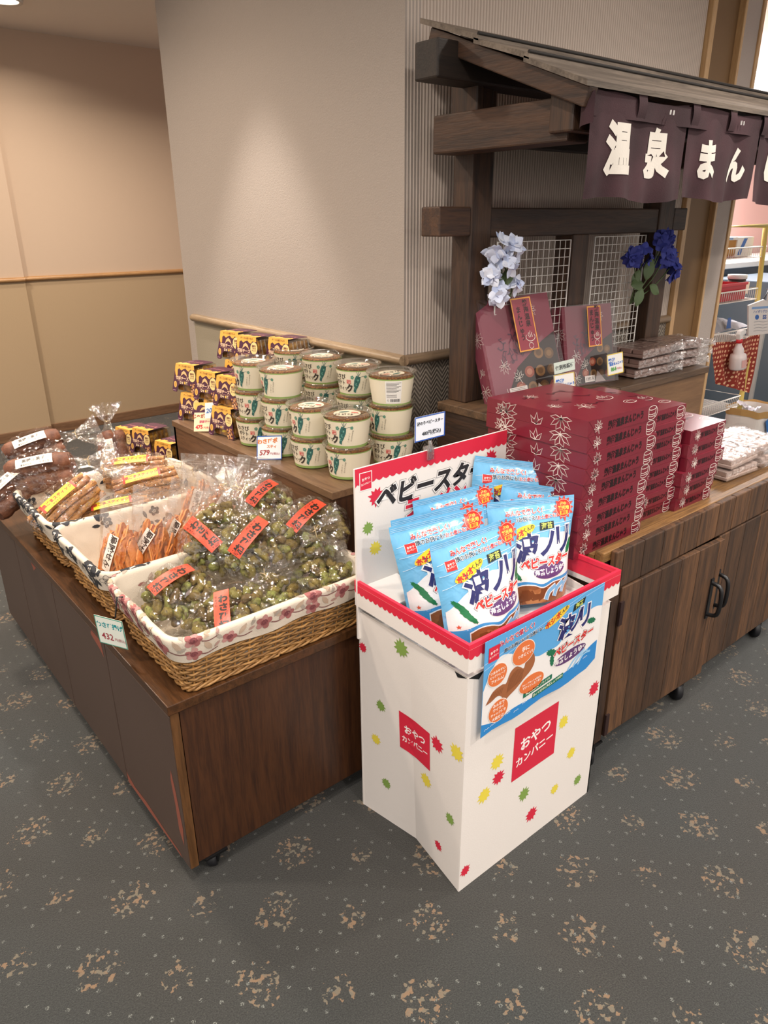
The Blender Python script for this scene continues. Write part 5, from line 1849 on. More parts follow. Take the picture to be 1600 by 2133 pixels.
BX = [  # x, y, z, turn, label
    (1.150, 2.560, RZ, 6, 'cheese box at the far end of the riser edge, carrying another box'),
    (1.185, 2.440, RZ, 4, 'cheese box behind the yellow price card, on the riser'),
    (1.140, 2.290, RZ, 3, 'cheese box at the front right of the riser edge, right of the price card'),
    (1.155, 2.585, RZ+0.107, 8, 'cheese box projecting at the left end of the second layer'),
    (1.150, 2.405, RZ+0.107, 4, 'cheese box in the middle of the second layer, above the price card'),
    (1.160, 2.275, RZ+0.107, 3, 'cheese box at the right end of the second layer, beside the cups'),
    (1.330, 2.530, RZ, 2, 'bottom cheese box of the back row against the wall, left'),
    (1.330, 2.530, RZ+0.107, 3, 'cheese box in the back row under the topmost left box'),
    (1.335, 2.555, RZ+0.214, 5, 'topmost cheese box at the far left, catching the light'),
    (1.330, 2.400, RZ, 2, 'bottom cheese box of the back row against the wall, right'),
    (1.330, 2.400, RZ+0.107, 2, 'cheese box in the back row under the middle top box'),
    (1.325, 2.405, RZ+0.214, 4, 'middle cheese box of the top row'),
    (1.385, 2.285, RZ+0.214, 3, 'right cheese box of the top row, behind the cup lids'),
    (1.385, 2.285, RZ+0.107, 0, 'cheese box under the right one of the top row'),
    (1.385, 2.285, RZ, 0, 'lowest cheese box of the back row behind the cups'),
    (1.060, 2.870, CZ+0.107, 8, 'upper cheese box of the pile on the low cabinet top'),
    (1.065, 2.870, CZ, 6, 'cheese box under the upper one on the low cabinet top'),
    (1.085, 2.715, CZ+0.08, 6, 'cheese box nearest the riser end on the low cabinet top'),
    (1.030, 2.990, CZ+0.09, 6, 'farthest cheese box of the pile on the low cabinet top, mostly hidden'),
]
bp = None
for x, y, z, t, lab in BX:
    if bp is None:
        o = bp = make_box(lab)
    else:
        o = dup(bp, lab)
    o.location = (x, y, z)
    o.rotation_euler = (0, 0, radians(t+8))
    o.scale = (1.13, 1.13, 1.08)

# price cards on the riser edge
def stand_card(name, label, o, ux, uy, w, h, base_col, edge, draw, foot=True):
    t = thing(name, label, 'price card', o)
    n = Vector(ux).cross(Vector(uy)).normalized()
    fn = on_plane(Vector(o)+Vector(uy).normalized()*(h/2+0.004)+n*0.0, ux, uy)
    b = MB(); mats = [flat(base_col, 0.3)]
    b.prism(rect(-w/2, w/2, -h/2, h/2), fn, -0.0012, 0.0)
    p = Print(0.3)
    if edge:
        for q in (rect(-w/2, w/2, h/2-0.003, h/2), rect(-w/2, w/2, -h/2, -h/2+0.003), rect(-w/2, -w/2+0.003, -h/2, h/2), rect(w/2-0.003, w/2, -h/2, h/2)):
            p.poly(q, edge, 0)
    draw(p)
    p.into(b, fn, mats)
    b.build('card', mats, t, world=True)
    if foot:
        b = MB()
        v = [fn(-w*0.4, -h/2, -0.002), fn(w*0.4, -h/2, -0.002), fn(w*0.4, h*0.1, -0.002), fn(-w*0.4, h*0.1, -0.002)]
        back = Vector((-n.x, -n.y, 0)).normalized()*h*0.45
        f0, f1 = Vector(v[0])+back, Vector(v[1])+back
        f0.z = f1.z = o[2]+0.001
        b.add(v+[f0, f1], [(0, 1, 2, 3), (3, 2, 5, 4)])
        b.build('stand', M_clear, t, world=True)
    return t
def d1(p):
    p.text('わさびポ', -0.006, 0.021, 0.0165, '#d0752f', 1, 0.05, 0.06)
    p.text('スティ', 0.008, 0.004, 0.011, '#d0752f', 1, 0.04)
    p.text('579', -0.015, -0.015, 0.022, '#9d3634', 1, 0.03, 0.04, shear=0.15)
    p.text('円(税込)', 0.018, -0.019, 0.0088, '#9d3634', 1, 0.01)
cdir = Vector((0.80, -0.60, 0))
stand_card('price_card', 'blue edged price card with orange lettering standing before the cups', (1.128, 1.945, RZ), (0.70, -0.71, 0.05), (0.20, 0.20, 0.95), 0.082, 0.076, '#e2e4e6', '#3c62a8', d1)
def d2(p):
    p.poly(rect(-0.037, 0.037, 0.016, 0.052), '#4b2338', 0)
    p.poly([(-0.037, 0.052), (-0.037, 0.030), (-0.030, 0.024), (-0.024, 0.040), (-0.010, 0.044), (0.002, 0.038), (0.015, 0.044), (0.037, 0.040), (0.037, 0.052)], '#e2b15a', 1)
    p.poly([(-0.016, 0.020), (-0.008, 0.033), (0.002, 0.037), (0.010, 0.032), (0.017, 0.020), (0.002, 0.028)], '#d9b27c', 1)
    p.poly(rect(-0.037, 0.037, -0.052, 0.016), '#ead9b4', 0)
    p.text('じゃが蔵', -0.012, 0.003, 0.0155, '#a2442c', 1, 0.05, 0.03)
    p.text('濃厚チーズ', 0.010, -0.017, 0.0105, '#c0566a', 1, 0.04, 0.03)
    p.text('475', -0.016, -0.036, 0.0185, '#c23a3e', 1, 0.05, 0.05)
    p.text('円(税込)', 0.017, -0.039, 0.0088, '#c23a3e', 1, 0.01)
stand_card('price_card', 'tall yellow and purple price card standing before the cheese boxes', (1.122, 2.392, RZ), (0.62, -0.78, 0.06), (0.22, 0.17, 0.95), 0.074, 0.104, '#ead9b4', None, d2)
def d3(p):
    p.text('20', -0.006, 0.0, 0.022, '#2f6cb4', 1, 0.02, 0.1, shear=0.2)
    p.text('袋', 0.013, -0.006, 0.010, '#2f6cb4', 1, 0.02, 0.1)
    p.text('入', 0.012, -0.020, 0.006, '#555a60', 1, 0.0)
t_ = stand_card('price_card', 'small white card marked in blue, stuck on the corner of the yellow price card', (1.1365, 2.3505, RZ+0.055), (0.66, -0.75, 0.10), (0.16, 0.10, 0.98), 0.044, 0.055, '#e6e6e6', None, d3, False)
# ------------------------------------------------------------------ noren curtain under the eave
def noren_mat():
    t = NT('noren_cloth')
    n = t.noise(t.obj(), 420, 2, 0.6).outputs[0]
    n2 = t.noise(t.obj(), 7, 3, 0.5).outputs[0]
    c = t.mix(t.ss(n2, 0.3, 0.75), rgb('#2c161b'), rgb('#41252b'))
    return t.done(c, 0.9, t.bump(n, 0.3, 0.002))
M_noren = noren_mat()
NX0, NY = 1.497, 1.098
nor = thing('noren_curtain', 'dark maroon shop curtain with white brushed characters hanging under the roof', 'curtain', (NX0, NY, 1.60))
NTOP = 1.803
panels = [(1.497, 1.898), (1.908, 2.283), (2.292, 2.665), (2.674, 3.05)]
def cloth(x0, x1, k, u, z):
    t = (NTOP-z)/0.215
    yy = NY+0.010*sin(u*26+k*1.7)*t+0.006*sin(u*61+k)*t+0.012*mnoise.noise(Vector((u*7, z*6, k*2.0)))*t
    xx = u-0.010*t*t*(1 if u > (x0+x1)/2 else -1)*abs(u-(x0+x1)/2)/((x1-x0)/2)
    return (xx, yy, z)
for k, (x0, x1) in enumerate(panels):
    b = MB()
    zb = 1.588+0.004*sin(k*2.1)
    b.grid(lambda s, t: cloth(x0, x1, k, x0+(x1-x0)*s, zb+0.006*sin(s*7+k)+(NTOP-zb)*t), 46, 22)
    sol = None
    mats = [M_noren]
    p = Print(0.85)
    wc = '#d9d2c8'
    def ch(c, x, s=0.098, sx=0.92, z=1.694, rot=0.0, sh=0.0):
        p.text(c, x, z, s, wc, 0, 0.055, rot, sx, shear=sh)
    if k == 0:
        ch('温', 1.612, 0.112, 0.82, 1.694); ch('泉', 1.775, 0.108, 0.86, 1.690)
    elif k == 1:
        ch('ま', 2.010, 0.098, 0.80, 1.686); ch('ん', 2.185, 0.092, 0.86, 1.680, 0.0, 0.08)
    elif k == 2:
        ch('じ', 2.395, 0.098, 0.85, 1.688); ch('ゅ', 2.56, 0.092, 0.85, 1.68)
    else:
        ch('う', 2.80, 0.10, 0.85, 1.688)
    p.into(b, lambda u, v, h: (lambda q: (q[0], q[1]-h, q[2]))(cloth(x0, x1, k, u, v)), mats, maxlen=0.012, h0=0.0014)
    o = b.build('cloth_panel', mats, nor, world=True)
# header band joining the panels, hanging loops, staples
b = MB()
b.grid(lambda s, t: (NX0+s*1.553, NY-0.003+0.004*sin(s*40)*(1-t), 1.757+0.052*t-0.010*abs(sin(s*9.5))*t), 90, 3)
b.build('header_band', M_noren, nor, world=True)
for x in (1.665, 1.905, 2.095, 2.285, 2.48, 2.67):
    b = MB()
    b.grid(lambda s, t: (x+0.034*s, NY-0.006-0.004*sin(pi*t), 1.762+0.050*t), 3, 6)
    b.build('hanging_loop', M_noren, nor, world=True)
for x in (1.795, 2.148):
    for d in (0, 0.014):
        b = MB(); b.bar((x+d, NY-0.012, 1.778), (x+d+0.001, NY-0.012, 1.788), 0.003, 0.002)
        b.build('staple', M_white, nor, world=True)
b = MB()
b.grid(lambda s, t: (1.492-0.016*sin(pi*s)+0.02*s, NY-0.012+0.05*s, 1.742+0.062*t-0.01*s), 8, 6)
b.build('folded_edge', M_noren, nor, world=True)

# ------------------------------------------------------------------ white wire panels
M_wire = flat('#d9d6d0', 0.4)
def wire_panel(label, x0, x1, z0, z1):
    t = thing('wire_grid', label, 'wire grid', ((x0+x1)/2, 1.535, z0))
    b = MB()
    y = 1.533
    n = round((x1-x0)/0.026)
    m = round((z1-z0)/0.026)
    for i in range(1, n):
        x = x0+(x1-x0)*i/n
        b.tube([(x, y, z0), (x, y, z1)], 0.0013, 5)
    for j in range(1, m):
        z = z0+(z1-z0)*j/m
        b.tube([(x0, y-0.002, z), (x1, y-0.002, z)], 0.0013, 5)
    b.build('mesh', M_wire, t, world=True)
    b = MB()
    b.tube([(x0, y, z0), (x1, y, z0), (x1, y, z1), (x0, y, z1)], 0.0028, 6, closed=True)
    b.build('frame', M_wire, t, world=True)
wire_panel('white wire grid between the left post and the middle post of the stall', 1.70, 2.045, 1.022, 1.484)
wire_panel('white wire grid between the middle post and the right post of the stall', 2.175, 2.475, 1.022, 1.490)

# ------------------------------------------------------------------ artificial flowers
def petal_mat(name, c1, c2):
    t = NT(name)
    r = t.island()
    c = t.mix(r, rgb(c1), rgb(c2))
    return t.done(c, 0.7, Subsurface_Weight=0.0)
M_pw = petal_mat('pale_petal', '#e4e6ee', '#b9c6e6')
M_pb = petal_mat('blue_petal', '#2a3080', '#3c46a0')
M_leaf = flat('#4c6038', 0.55)
M_stem = flat('#4a5a34', 0.6)
def flower(b, rnd, c, n, R, mi=0):
    """one floret of n petals facing roughly n"""
    n = Vector(n).normalized()
    a = n.cross(Vector((0.2, 0.1, 1))).normalized()
    d = n.cross(a)
    ph = rnd.uniform(0, 6)
    for k in range(4):
        t = ph+k*pi/2+rnd.uniform(-.15, .15)
        e = a*cos(t)+d*sin(t)
        s = n.cross(e)
        def fn(u, v, e=e, s=s):
            w = R*0.62*sin(pi*min(1, 0.12+v*0.9))**0.7*(u-0.5)*1.5
            return Vector(c)+e*(R*v)+s*w+n*(R*0.28*v*v-R*0.12*abs(u-0.5)+0.02*R*sin(9*v+k))
        b.grid(fn, 5, 6, mi)
def bouquet(name, label, base, heads, mat, leaves, R, cnt):
    t = thing(name, label, 'artificial flowers', base)
    rnd = random.Random(len(label))
    for hc, hr in heads:
        b = MB()
        for i in range(cnt):
            v = Vector((rnd.uniform(-1, 1), rnd.uniform(-1, 0.4), rnd.uniform(-1, 1))).normalized()
            flower(b, rnd, Vector(hc)+v*hr, v+Vector((-0.3, -0.5, 0.1)), R*rnd.uniform(0.85, 1.1))
        b.build('flower_head', mat, t, world=True)
        b = MB()
        b.tube(spline([base, (Vector(base)+Vector(hc))/2+Vector((0.01, -0.01, 0)), hc], 5), 0.0022, 6)
        b.build('stem', M_stem, t, world=True)
    for c, e, L in leaves:
        b = MB()
        e = Vector(e).normalized()
        s = e.cross(Vector((-0.5, -0.8, 0.3))).normalized()
        nn = e.cross(s)
        b.grid(lambda u, v: Vector(c)+e*(L*v)+s*(L*0.5*sin(pi*v)**0.8*(u-0.5))+nn*(0.12*L*v*v+0.06*L*abs(u-0.5)), 6, 10)
        b.build('leaf', M_leaf, t, world=True)
    return t
bouquet('flower_bunch', 'pale blue and white artificial hydrangeas fixed to the left post of the stall', (1.70, 1.52, 1.30),
        [((1.655, 1.495, 1.475), 0.026), ((1.725, 1.50, 1.465), 0.024), ((1.685, 1.488, 1.425), 0.026), ((1.668, 1.488, 1.345), 0.022), ((1.735, 1.50, 1.365), 0.02), ((1.645, 1.50, 1.395), 0.014)], M_pw,
        [((1.69, 1.50, 1.36), (0.5, -0.2, 0.9), 0.07), ((1.68, 1.50, 1.35), (-0.2, -0.2, 0.8), 0.05)], 0.028, 6)
bouquet('flower_bunch', 'deep blue artificial hydrangeas with green leaves on the right post of the stall', (2.40, 1.52, 1.26),
        [((2.50, 1.49, 1.455), 0.030), ((2.545, 1.49, 1.420), 0.026), ((2.40, 1.495, 1.425), 0.030), ((2.355, 1.50, 1.425), 0.020), ((2.575, 1.485, 1.375), 0.030), ((2.53, 1.49, 1.475), 0.018)], M_pb,
        [((2.43, 1.49, 1.33), (-0.9, -0.1, 0.05), 0.08), ((2.44, 1.49, 1.34), (0.2, -0.1, 1), 0.08), ((2.46, 1.485, 1.325), (0.9, -0.2, -0.5), 0.07), ((2.42, 1.49, 1.32), (-0.4, -0.1, -0.9), 0.07), ((2.40, 1.495, 1.38), (-0.5, 0, -0.9), 0.06)], 0.030, 9)

# ------------------------------------------------------------------ maroon gift boxes
def box_mat():
    t = NT('maroon_wrapping')
    n = t.noise(t.obj(), 30, 3, 0.6).outputs[0]
    c = t.mix(t.m('MULTIPLY', n, 0.5), rgb('#76202f'), rgb('#641826'))
    return t.done(c, 0.3, Coat_Weight=0.3, Coat_Roughness=0.15)
M_mar = box_mat()
WHT2 = '#d9cfc6'
def leaf_print(p, x, y, r, rot=0.0, w=0.0012, n=7, col=WHT2, layer=0, clip=None):
    """outlined maple leaf"""
    for k in range(n):
        a = rot+(k-(n-1)/2)*0.62
        L = r*(1.0-0.11*abs(k-(n-1)/2))
        ex, ey = cos(a), sin(a)
        q = [(x, y), (x+ex*L*0.5-ey*L*0.17, y+ey*L*0.5+ex*L*0.17), (x+ex*L, y+ey*L), (x+ex*L*0.5+ey*L*0.17, y+ey*L*0.5-ex*L*0.17), (x, y)]
        if clip:
            q = [(min(clip[1], max(clip[0], a_)), min(clip[3], max(clip[2], b_))) for a_, b_ in q]
        p.line(q, w, col, layer)
    q = [(x, y), (x-cos(rot)*r*0.7, y-sin(rot)*r*0.7)]
    if clip:
        q = [(min(clip[1], max(clip[0], a_)), min(clip[3], max(clip[2], b_))) for a_, b_ in q]
    p.line(q, w*1.2, col, layer)
def tub_print(p, x, y, s, w=0.0014):
    e = lambda cx, cy, rx, ry, a0=0, a1=2*pi, n=18: [(cx+rx*cos(a0+(a1-a0)*i/n), cy+ry*sin(a0+(a1-a0)*i/n)) for i in range(n+1)]
    p.line(e(x, y+s*0.32, s*0.42, s*0.14), w, WHT2)
    p.line([(x-s*0.42, y+s*0.32), (x-s*0.36, y-s*0.34)], w, WHT2)
    p.line([(x+s*0.42, y+s*0.32), (x+s*0.36, y-s*0.34)], w, WHT2)
    for yy, k in ((0.0, 0.40), (-0.14, 0.39), (-0.34, 0.36)):
        p.line(e(x, y+yy*s, s*k, s*0.13, pi, 2*pi, 10), w, WHT2)
    p.line(e(x+s*0.38, y, s*0.22, s*0.34, -pi/2, pi/2, 10), w, WHT2)
def onsen_print(p, x, y, s, w=0.0022):
    p.line([(x+s*0.5*cos(a), y-s*0.12+s*0.36*sin(a)) for a in (pi*0.80+1.4*pi*i/16 for i in range(17))], w, WHT2)
    for dx, h in ((-0.18, 0.42), (0.0, 0.55), (0.18, 0.42)):
        p.line([(x+dx*s+0.05*s*sin(i*1.4), y-0.15*s+h*s*i/6) for i in range(7)], w, WHT2)
def make_gift(label, w, d, h, group):
    """front end faces -y; origin at the middle of the underside"""
    r = thing('gift_box', label, 'gift box', group=group)
    b = MB(); b.box(-w/2, w/2, -d/2, d/2, 0, h)
    # wrapped paper folds on the front end
    mats = [M_mar]
    p = Print(0.4)
    fold = '#4d111d'
    p.line([(-w/2, h), (-w/2+0.022, h*0.45), (-w/2+0.001, 0.001)], 0.0009, fold)
    p.line([(-w/2+0.022, h*0.45), (-w/2+0.034, 0.0005)], 0.0009, fold)
    leaf_print(p, -w/2+0.042, h*0.42, h*0.56, pi/2+0.3, 0.0015, 7, clip=(-w/2, w/2, 0.001, h-0.001))
    if w < 0.25:
        leaf_print(p, -w/2+0.048, h*0.35, h*0.3, 2.4, 0.0009, 5, clip=(-w/2, w/2, 0.001, h-0.001))
    p.text('熱海温泉まんじゅう', 0.008 if w > .25 else 0.006, h*0.46, h*(0.56 if w > .25 else 0.44), '#1d070c', 0, 0.05, 0.03, 0.74 if w > .25 else 0.58, space=1.02)
    tub_print(p, w/2-0.028, h*0.47, h*0.98, 0.0018)
    p.into(b, lambda u, v, hh: (u, -d/2-hh, v), mats)
    p = Print(0.4)
    cl = (-d/2, d/2, 0.001, h-0.001)
    leaf_print(p, -d/2+0.072, h*0.30, h*1.15, 1.0, 0.0021, 6, clip=cl)
    leaf_print(p, -d/2+0.055, h*0.25, h*0.65, 2.2, 0.0018, 5, clip=cl)
    leaf_print(p, d/2-0.165, -h*0.15, h*0.95, pi/2, 0.0021, 3, clip=cl)
    leaf_print(p, d/2-0.085, h*0.80, h*1.15, -pi/2, 0.0020, 6, clip=cl)
    p.into(b, lambda u, v, hh: (-w/2-hh, -u, v), mats)
    p = Print(0.35)
    onsen_print(p, w*0.30, -d*0.10, 0.055)
    p.line(ell(w*0.36, -d*0.32, 0.022, 0.014), 0.0016, WHT2); p.line(ell(w*0.36, -d*0.33, 0.014, 0.010), 0.0014, WHT2)
    for x, y, rr, a in ((-w*0.2, d*0.28, 0.03, 0.4), (-w*0.32, -d*0.05, 0.03, 0.2), (-w*0.12, -d*0.20, 0.04, 0.1)):
        leaf_print(p, x, y, rr, a, 0.0013, 7)
    rnd = random.Random(5)
    for i in range(9):
        q = [(rnd.uniform(-w*0.3, w*0.25), rnd.uniform(-0.05, d*0.35))]
        for _ in range(5):
            q.append((q[-1][0]+rnd.uniform(-.006, .02), q[-1][1]+rnd.uniform(-.014, .010)))
        p.line(q, rnd.uniform(0.003, 0.007), '#3f121d', 0)
    p.into(b, lambda u, v, hh: (u, v, h+hh), mats, dh=0.0003)
    b.build('wrapped_box', mats, r)
    return r
GH = 0.0415
ordn = ['lowest', 'second lowest', 'third', 'fourth', 'fifth', 'sixth', 'seventh', 'eighth', 'topmost']
ga = gb = None
cntr = SZ-0.016
for i in range(9):
    lab = ('topmost' if i == 8 else ordn[i] if i < 2 else ordn[i]+' from below')+' large maroon gift box of the tall stack beside the snack bags'
    o = make_gift(lab, 0.305, 0.345, GH, 'large maroon gift boxes') if ga is None else dup(ga, lab)
    ga = ga or o
    o.location = (1.660+0.003*sin(i*2.3)-(0.010 if i < 4 else 0), 1.194+0.003*cos(i*1.7), cntr+i*(GH+0.0004))
    o.rotation_euler = (0, 0, radians(-1.0+0.9*sin(i*3.1)))
for i in range(8):
    lab = ('topmost' if i == 7 else ordn[i] if i < 2 else ordn[i]+' from below')+' gift box of the narrow middle stack'
    o = make_gift(lab, 0.205, 0.30, GH, 'small maroon gift boxes') if gb is None else dup(gb, lab)
    gb = gb or o
    o.location = (1.925+0.004*sin(i*1.9), 1.205+0.004*cos(i*2.7), cntr+i*(GH+0.0004))
    o.rotation_euler = (0, 0, radians(-2.5+0.9*sin(i*2.1)))
for i in range(6):
    lab = ('topmost' if i == 5 else ordn[i] if i < 2 else ordn[i]+' from below')+' gift box of the short right stack'
    o = dup(gb, lab)
    o.location = (2.120+(0.022 if i > 2 else 0)+0.004*sin(i*2.9), 1.180+0.005*cos(i*1.3), cntr+i*(GH+0.0004))
    o.rotation_euler = (0, 0, radians(-1.5+1.2*sin(i*1.7)))

# ------------------------------------------------------------------ two see-through display boxes leaning on the rear shelf
M_case = film('display_case_plastic', 0.0, 6, 0.05, (0.98, 0.975, 0.98), 0.03, 0.02, 0.2)
M_bun = flat('#6d4a2a', 0.6)
def display(label, w, h, d, card_main):
    """front faces -y, stands on its lower edge; origin lower front middle"""
    r = thing('display_box', label, 'display box')
    b = MB(); b.box(-w/2+0.002, w/2-0.002, 0.004, d-0.002, 0.002, h-0.002)
    mats = [flat(card_main, 0.4)]
    f = lambda u, v, hh: (u, 0.004-hh, v)
    p = Print(0.35)
    # open tray with buns in the lower right, seen through the cut-out
    p.poly([(-w*0.30, 0.004), (w/2-0.004, 0.004), (w/2-0.004, h*0.62), (w*0.30, h*0.55), (-w*0.10, h*0.34), (-w*0.28, h*0.10)], '#2a1c18', 0)
    for i, (x, z) in enumerate(((0.22, 0.44), (0.36, 0.42), (0.05, 0.28), (0.20, 0.27), (0.36, 0.26), (-0.10, 0.15), (0.06, 0.13), (0.22, 0.12), (0.36, 0.11))):
        if x*w < w/2-0.03:
            p.poly(ell(x*w, z*h, w*0.066, w*0.060, 18), ('#7d5a34', '#5f4122', '#88422f')[i % 3], 1)
            p.poly(ell(x*w, z*h, w*0.038, w*0.034, 14), ('#5d4023', '#7a5a36', '#a8705a')[i % 3], 2)
    p.poly([(w*0.08, 0.004), (w*0.30, 0.004), (w*0.14, h*0.16)], '#b9a9a4', 3)
    # tree shades printed on the sleeve
    rnd = random.Random(7)
    for i in range(34):
        q = [(rnd.uniform(-w*0.30, w*0.12), rnd.uniform(h*0.45, h*0.82))]
        for _ in range(3):
            q.append((q[-1][0]+rnd.uniform(-.014, .014), q[-1][1]+rnd.uniform(-.02, .006)))
        p.line([(max(-w*0.44, min(w*0.2, a_)), max(h*0.35, min(h*0.86, b_))) for a_, b_ in q], rnd.uniform(0.002, 0.005), '#4d2a3c', 1)
    leaf_print(p, -w*0.27, h*0.38, 0.030, -1.2, 0.0013, 7, layer=2)
    leaf_print(p, -w*0.10, h*0.24, 0.028, 2.0, 0.0013, 6, layer=4)
    leaf_print(p, -w*0.28, h*0.10, 0.030, -1.4, 0.0013, 7, layer=2)
    leaf_print(p, w*0.22, h*0.86, 0.026, -0.9, 0.0013, 7, layer=2)
    p.poly(rect(-w*0.26, -w*0.02, h*0.09, h*0.16) if h > .29 else rect(-w*0.12, w*0.08, h*0.03, h*0.11), '#ddd3cc', 4)
    if h > .29:
        for k in range(4):
            p.line([(-w*0.24, h*(0.148-0.014*k)), (-w*0.05, h*(0.148-0.014*k))], 0.0012, '#4a403c', 5)
    else:
        p.text('12個入', -w*0.02, h*0.07, 0.013, '#3a2f2c', 5, 0.02)
    p.into(b, f, mats)
    p = Print(0.35)
    leaf_print(p, d*0.55, h*0.66, 0.035, -0.6, 0.0013, 7)
    leaf_print(p, d*0.40, h*0.18, 0.035, -1.2, 0.0013, 7)
    leaf_print(p, d*0.35, h*0.34, 0.02, 0.8, 0.0013, 4)
    p.into(b, lambda u, v, hh: (-w/2+0.002-hh, u, v), mats) if False else p.into(b, lambda u, v, hh: (-w/2+0.002-hh, d-u, v), mats)
    b.build('printed_sleeve', mats, r)
    b = MB()
    cl = 0.012
    b.box(-w/2, w/2, -cl, d, 0, h)
    b.build('clear_case', M_case, r)
    b = MB(); mats = []
    p = Print(0.4)
    sw, sh = w*0.27, h*0.50
    p.poly(rect(-sw/2, sw/2, -sh/2, sh/2), '#d9963f', 0)
    p.poly(rect(-sw/2+0.004, sw/2-0.004, -sh/2+0.004, sh/2-0.004), '#8a3240', 1)
    p.text('熱海温泉', sw*0.18, sh*0.20, 0.0205, '#2a1216', 2, 0.03, vertical=True)
    p.text('まんじゅう', -sw*0.20, sh*0.02, 0.0205, '#2a1216', 2, 0.03, vertical=True)
    onsen_print(p, sw*0.15, -sh*0.22, sw*0.45, 0.0018)
    p.items[-1] = p.items[-1]
    p.line(ell(sw*0.12, -sh*0.41, 0.009, 0.009), 0.0014, WHT2, 3)
    for it in range(len(p.items)):
        a_, b_, c_, l_ = p.items[it]
        if p.cols[c_] == WHT2:
            p.items[it] = (a_, b_, c_, 3)
    p.into(b, lambda u, v, hh: (w*0.06+u, -cl-0.0006-hh, h*0.72+v), mats, dh=0.0003)
    b.build('orange_label', mats, r)
    return r
o = display('larger see-through display box of steamed buns leaning at the left of the rear shelf', 0.295, 0.325, 0.052, '#7c3a48')
o.location = (1.775, 1.425, HZ+0.001)
o.rotation_euler = (Matrix.Rotation(radians(-9), 4, 'Z') @ Matrix.Rotation(radians(-19), 4, 'X') @ Matrix.Rotation(radians(-3), 4, 'Y')).to_euler()
o = display('smaller see-through display box of steamed buns, right of the larger one', 0.235, 0.265, 0.052, '#6b2030')
o.location = (2.125, 1.455, HZ+0.001)
o.rotation_euler = (Matrix.Rotation(radians(-8), 4, 'Z') @ Matrix.Rotation(radians(-12), 4, 'X')).to_euler()
def d4(p):
    p.text('熱海', -0.018, 0.013, 0.0165, '#2f6cc0', 1, 0.04, 0.05)
    p.text('温泉まんじゅう', 0.005, 0.001, 0.0100, '#2f6cc0', 1, 0.05, 0.03)
    p.text('864', -0.010, -0.016, 0.0175, '#4f9a44', 1, 0.05)
    p.text('円(税込)', 0.018, -0.017, 0.0075, '#c4585a', 1, 0.01)
stand_card('price_card', 'yellow edged price card at the foot of the smaller display box', (2.185, 1.405, HZ+0.03), (1, -0.10, 0.05), (0, 0.18, 1), 0.080, 0.070, '#e0e0dc', '#d8bd3c', d4, False)
stand_card('price_card', 'gold edged price card shining at the foot of the larger display box', (1.862, 1.365, HZ+0.008), (1, -0.2, 0.05), (0, 0.2, 1), 0.082, 0.072, '#e0e0dc', '#c9b25e', d4, False)
def d5(p):
    p.text('個別包装付', 0.0, 0.0, 0.0145, '#2a2c2e', 1, 0.03)
stand_card('note_card', 'small pale green card about single wrapping above the gold edged price card', (1.865, 1.378, HZ+0.083), (1, -0.2, 0.10), (0, 0.2, 1), 0.082, 0.034, '#c3d0c6', None, d5, False)

# ------------------------------------------------------------------ trays of buns in clear sleeves
M_tray = wallpaper('bun_tray_brown', '#957a70', 0.2, 120, 0.5)
M_trayw = wallpaper('pale_bun_tray', '#c9b4aa', 0.2, 120, 0.45)
M_sleeve = film('sleeve_film', 0.06, 40, 0.6, (0.97, 0.96, 0.96), 0.12, 0.12)
def make_tray(label, w, d, h, mat, group, seed):
    r = thing('bun_tray', label, 'food tray', group=group)
    b = MB()
    n, m = 5, 3
    b.box(-w/2, w/2, -d/2, d/2, 0.002, h*0.45)
    for i in range(n):
        for j in range(m):
            cx, cy = -w/2+w*(i+0.5)/n, -d/2+d*(j+0.5)/m
            b.box(cx-w/n*0.44, cx+w/n*0.44, cy-d/m*0.44, cy+d/m*0.44, h*0.45, h)
    b.build('tray', mat, r, bevel=0.003)
    b = MB()
    def fn(a, t):
        th = 2*pi*a
        x = -w/2-0.012+t*(w+0.075)
        q = max(0, (t-0.82)/0.18)
        k = 1-q*0.92
        e = 0.35
        cy = math.copysign(abs(cos(th))**e, cos(th))*(d/2+0.006)*(1+0.12*q)
        cz = h*0.5+math.copysign(abs(sin(th))**e, sin(th))*(h/2+0.003)*k
        nz = mnoise.noise(Vector((x*30, th*1.5, seed*3.1)))
        return (x, cy*(1 if t > 0.02 else 0.98), max(0.0008, cz+0.004*nz*(0.5+q*2)+q*0.012*sin(a*30+seed)))
    b.grid(fn, 30, 30, 0, False, wrap=True)
    b.build('clear_sleeve', M_sleeve, r)
    return r
pt_ = None
for i in range(3):
    lab = ['lowest', 'middle', 'uppermost'][i]+' bun tray of the left pile on the rear shelf'
    o = make_tray(lab, 0.195, 0.145, 0.030, M_tray, 'wrapped bun trays on the rear shelf', 3) if pt_ is None else dup(pt_, lab)
    pt_ = pt_ or o
    o.location = (2.405+0.006*i, 1.468, HZ+0.001+i*0.034)
    o.rotation_euler = (0, 0, radians(-4+3*i))
for i in range(3):
    lab = ['lowest', 'middle', 'uppermost'][i]+' bun tray of the right pile on the rear shelf'
    o = dup(pt_, lab)
    o.location = (2.620+0.004*i, 1.475, HZ+0.001+i*0.034)
    o.rotation_euler = (0, 0, radians(-2-3*i))
qt = None
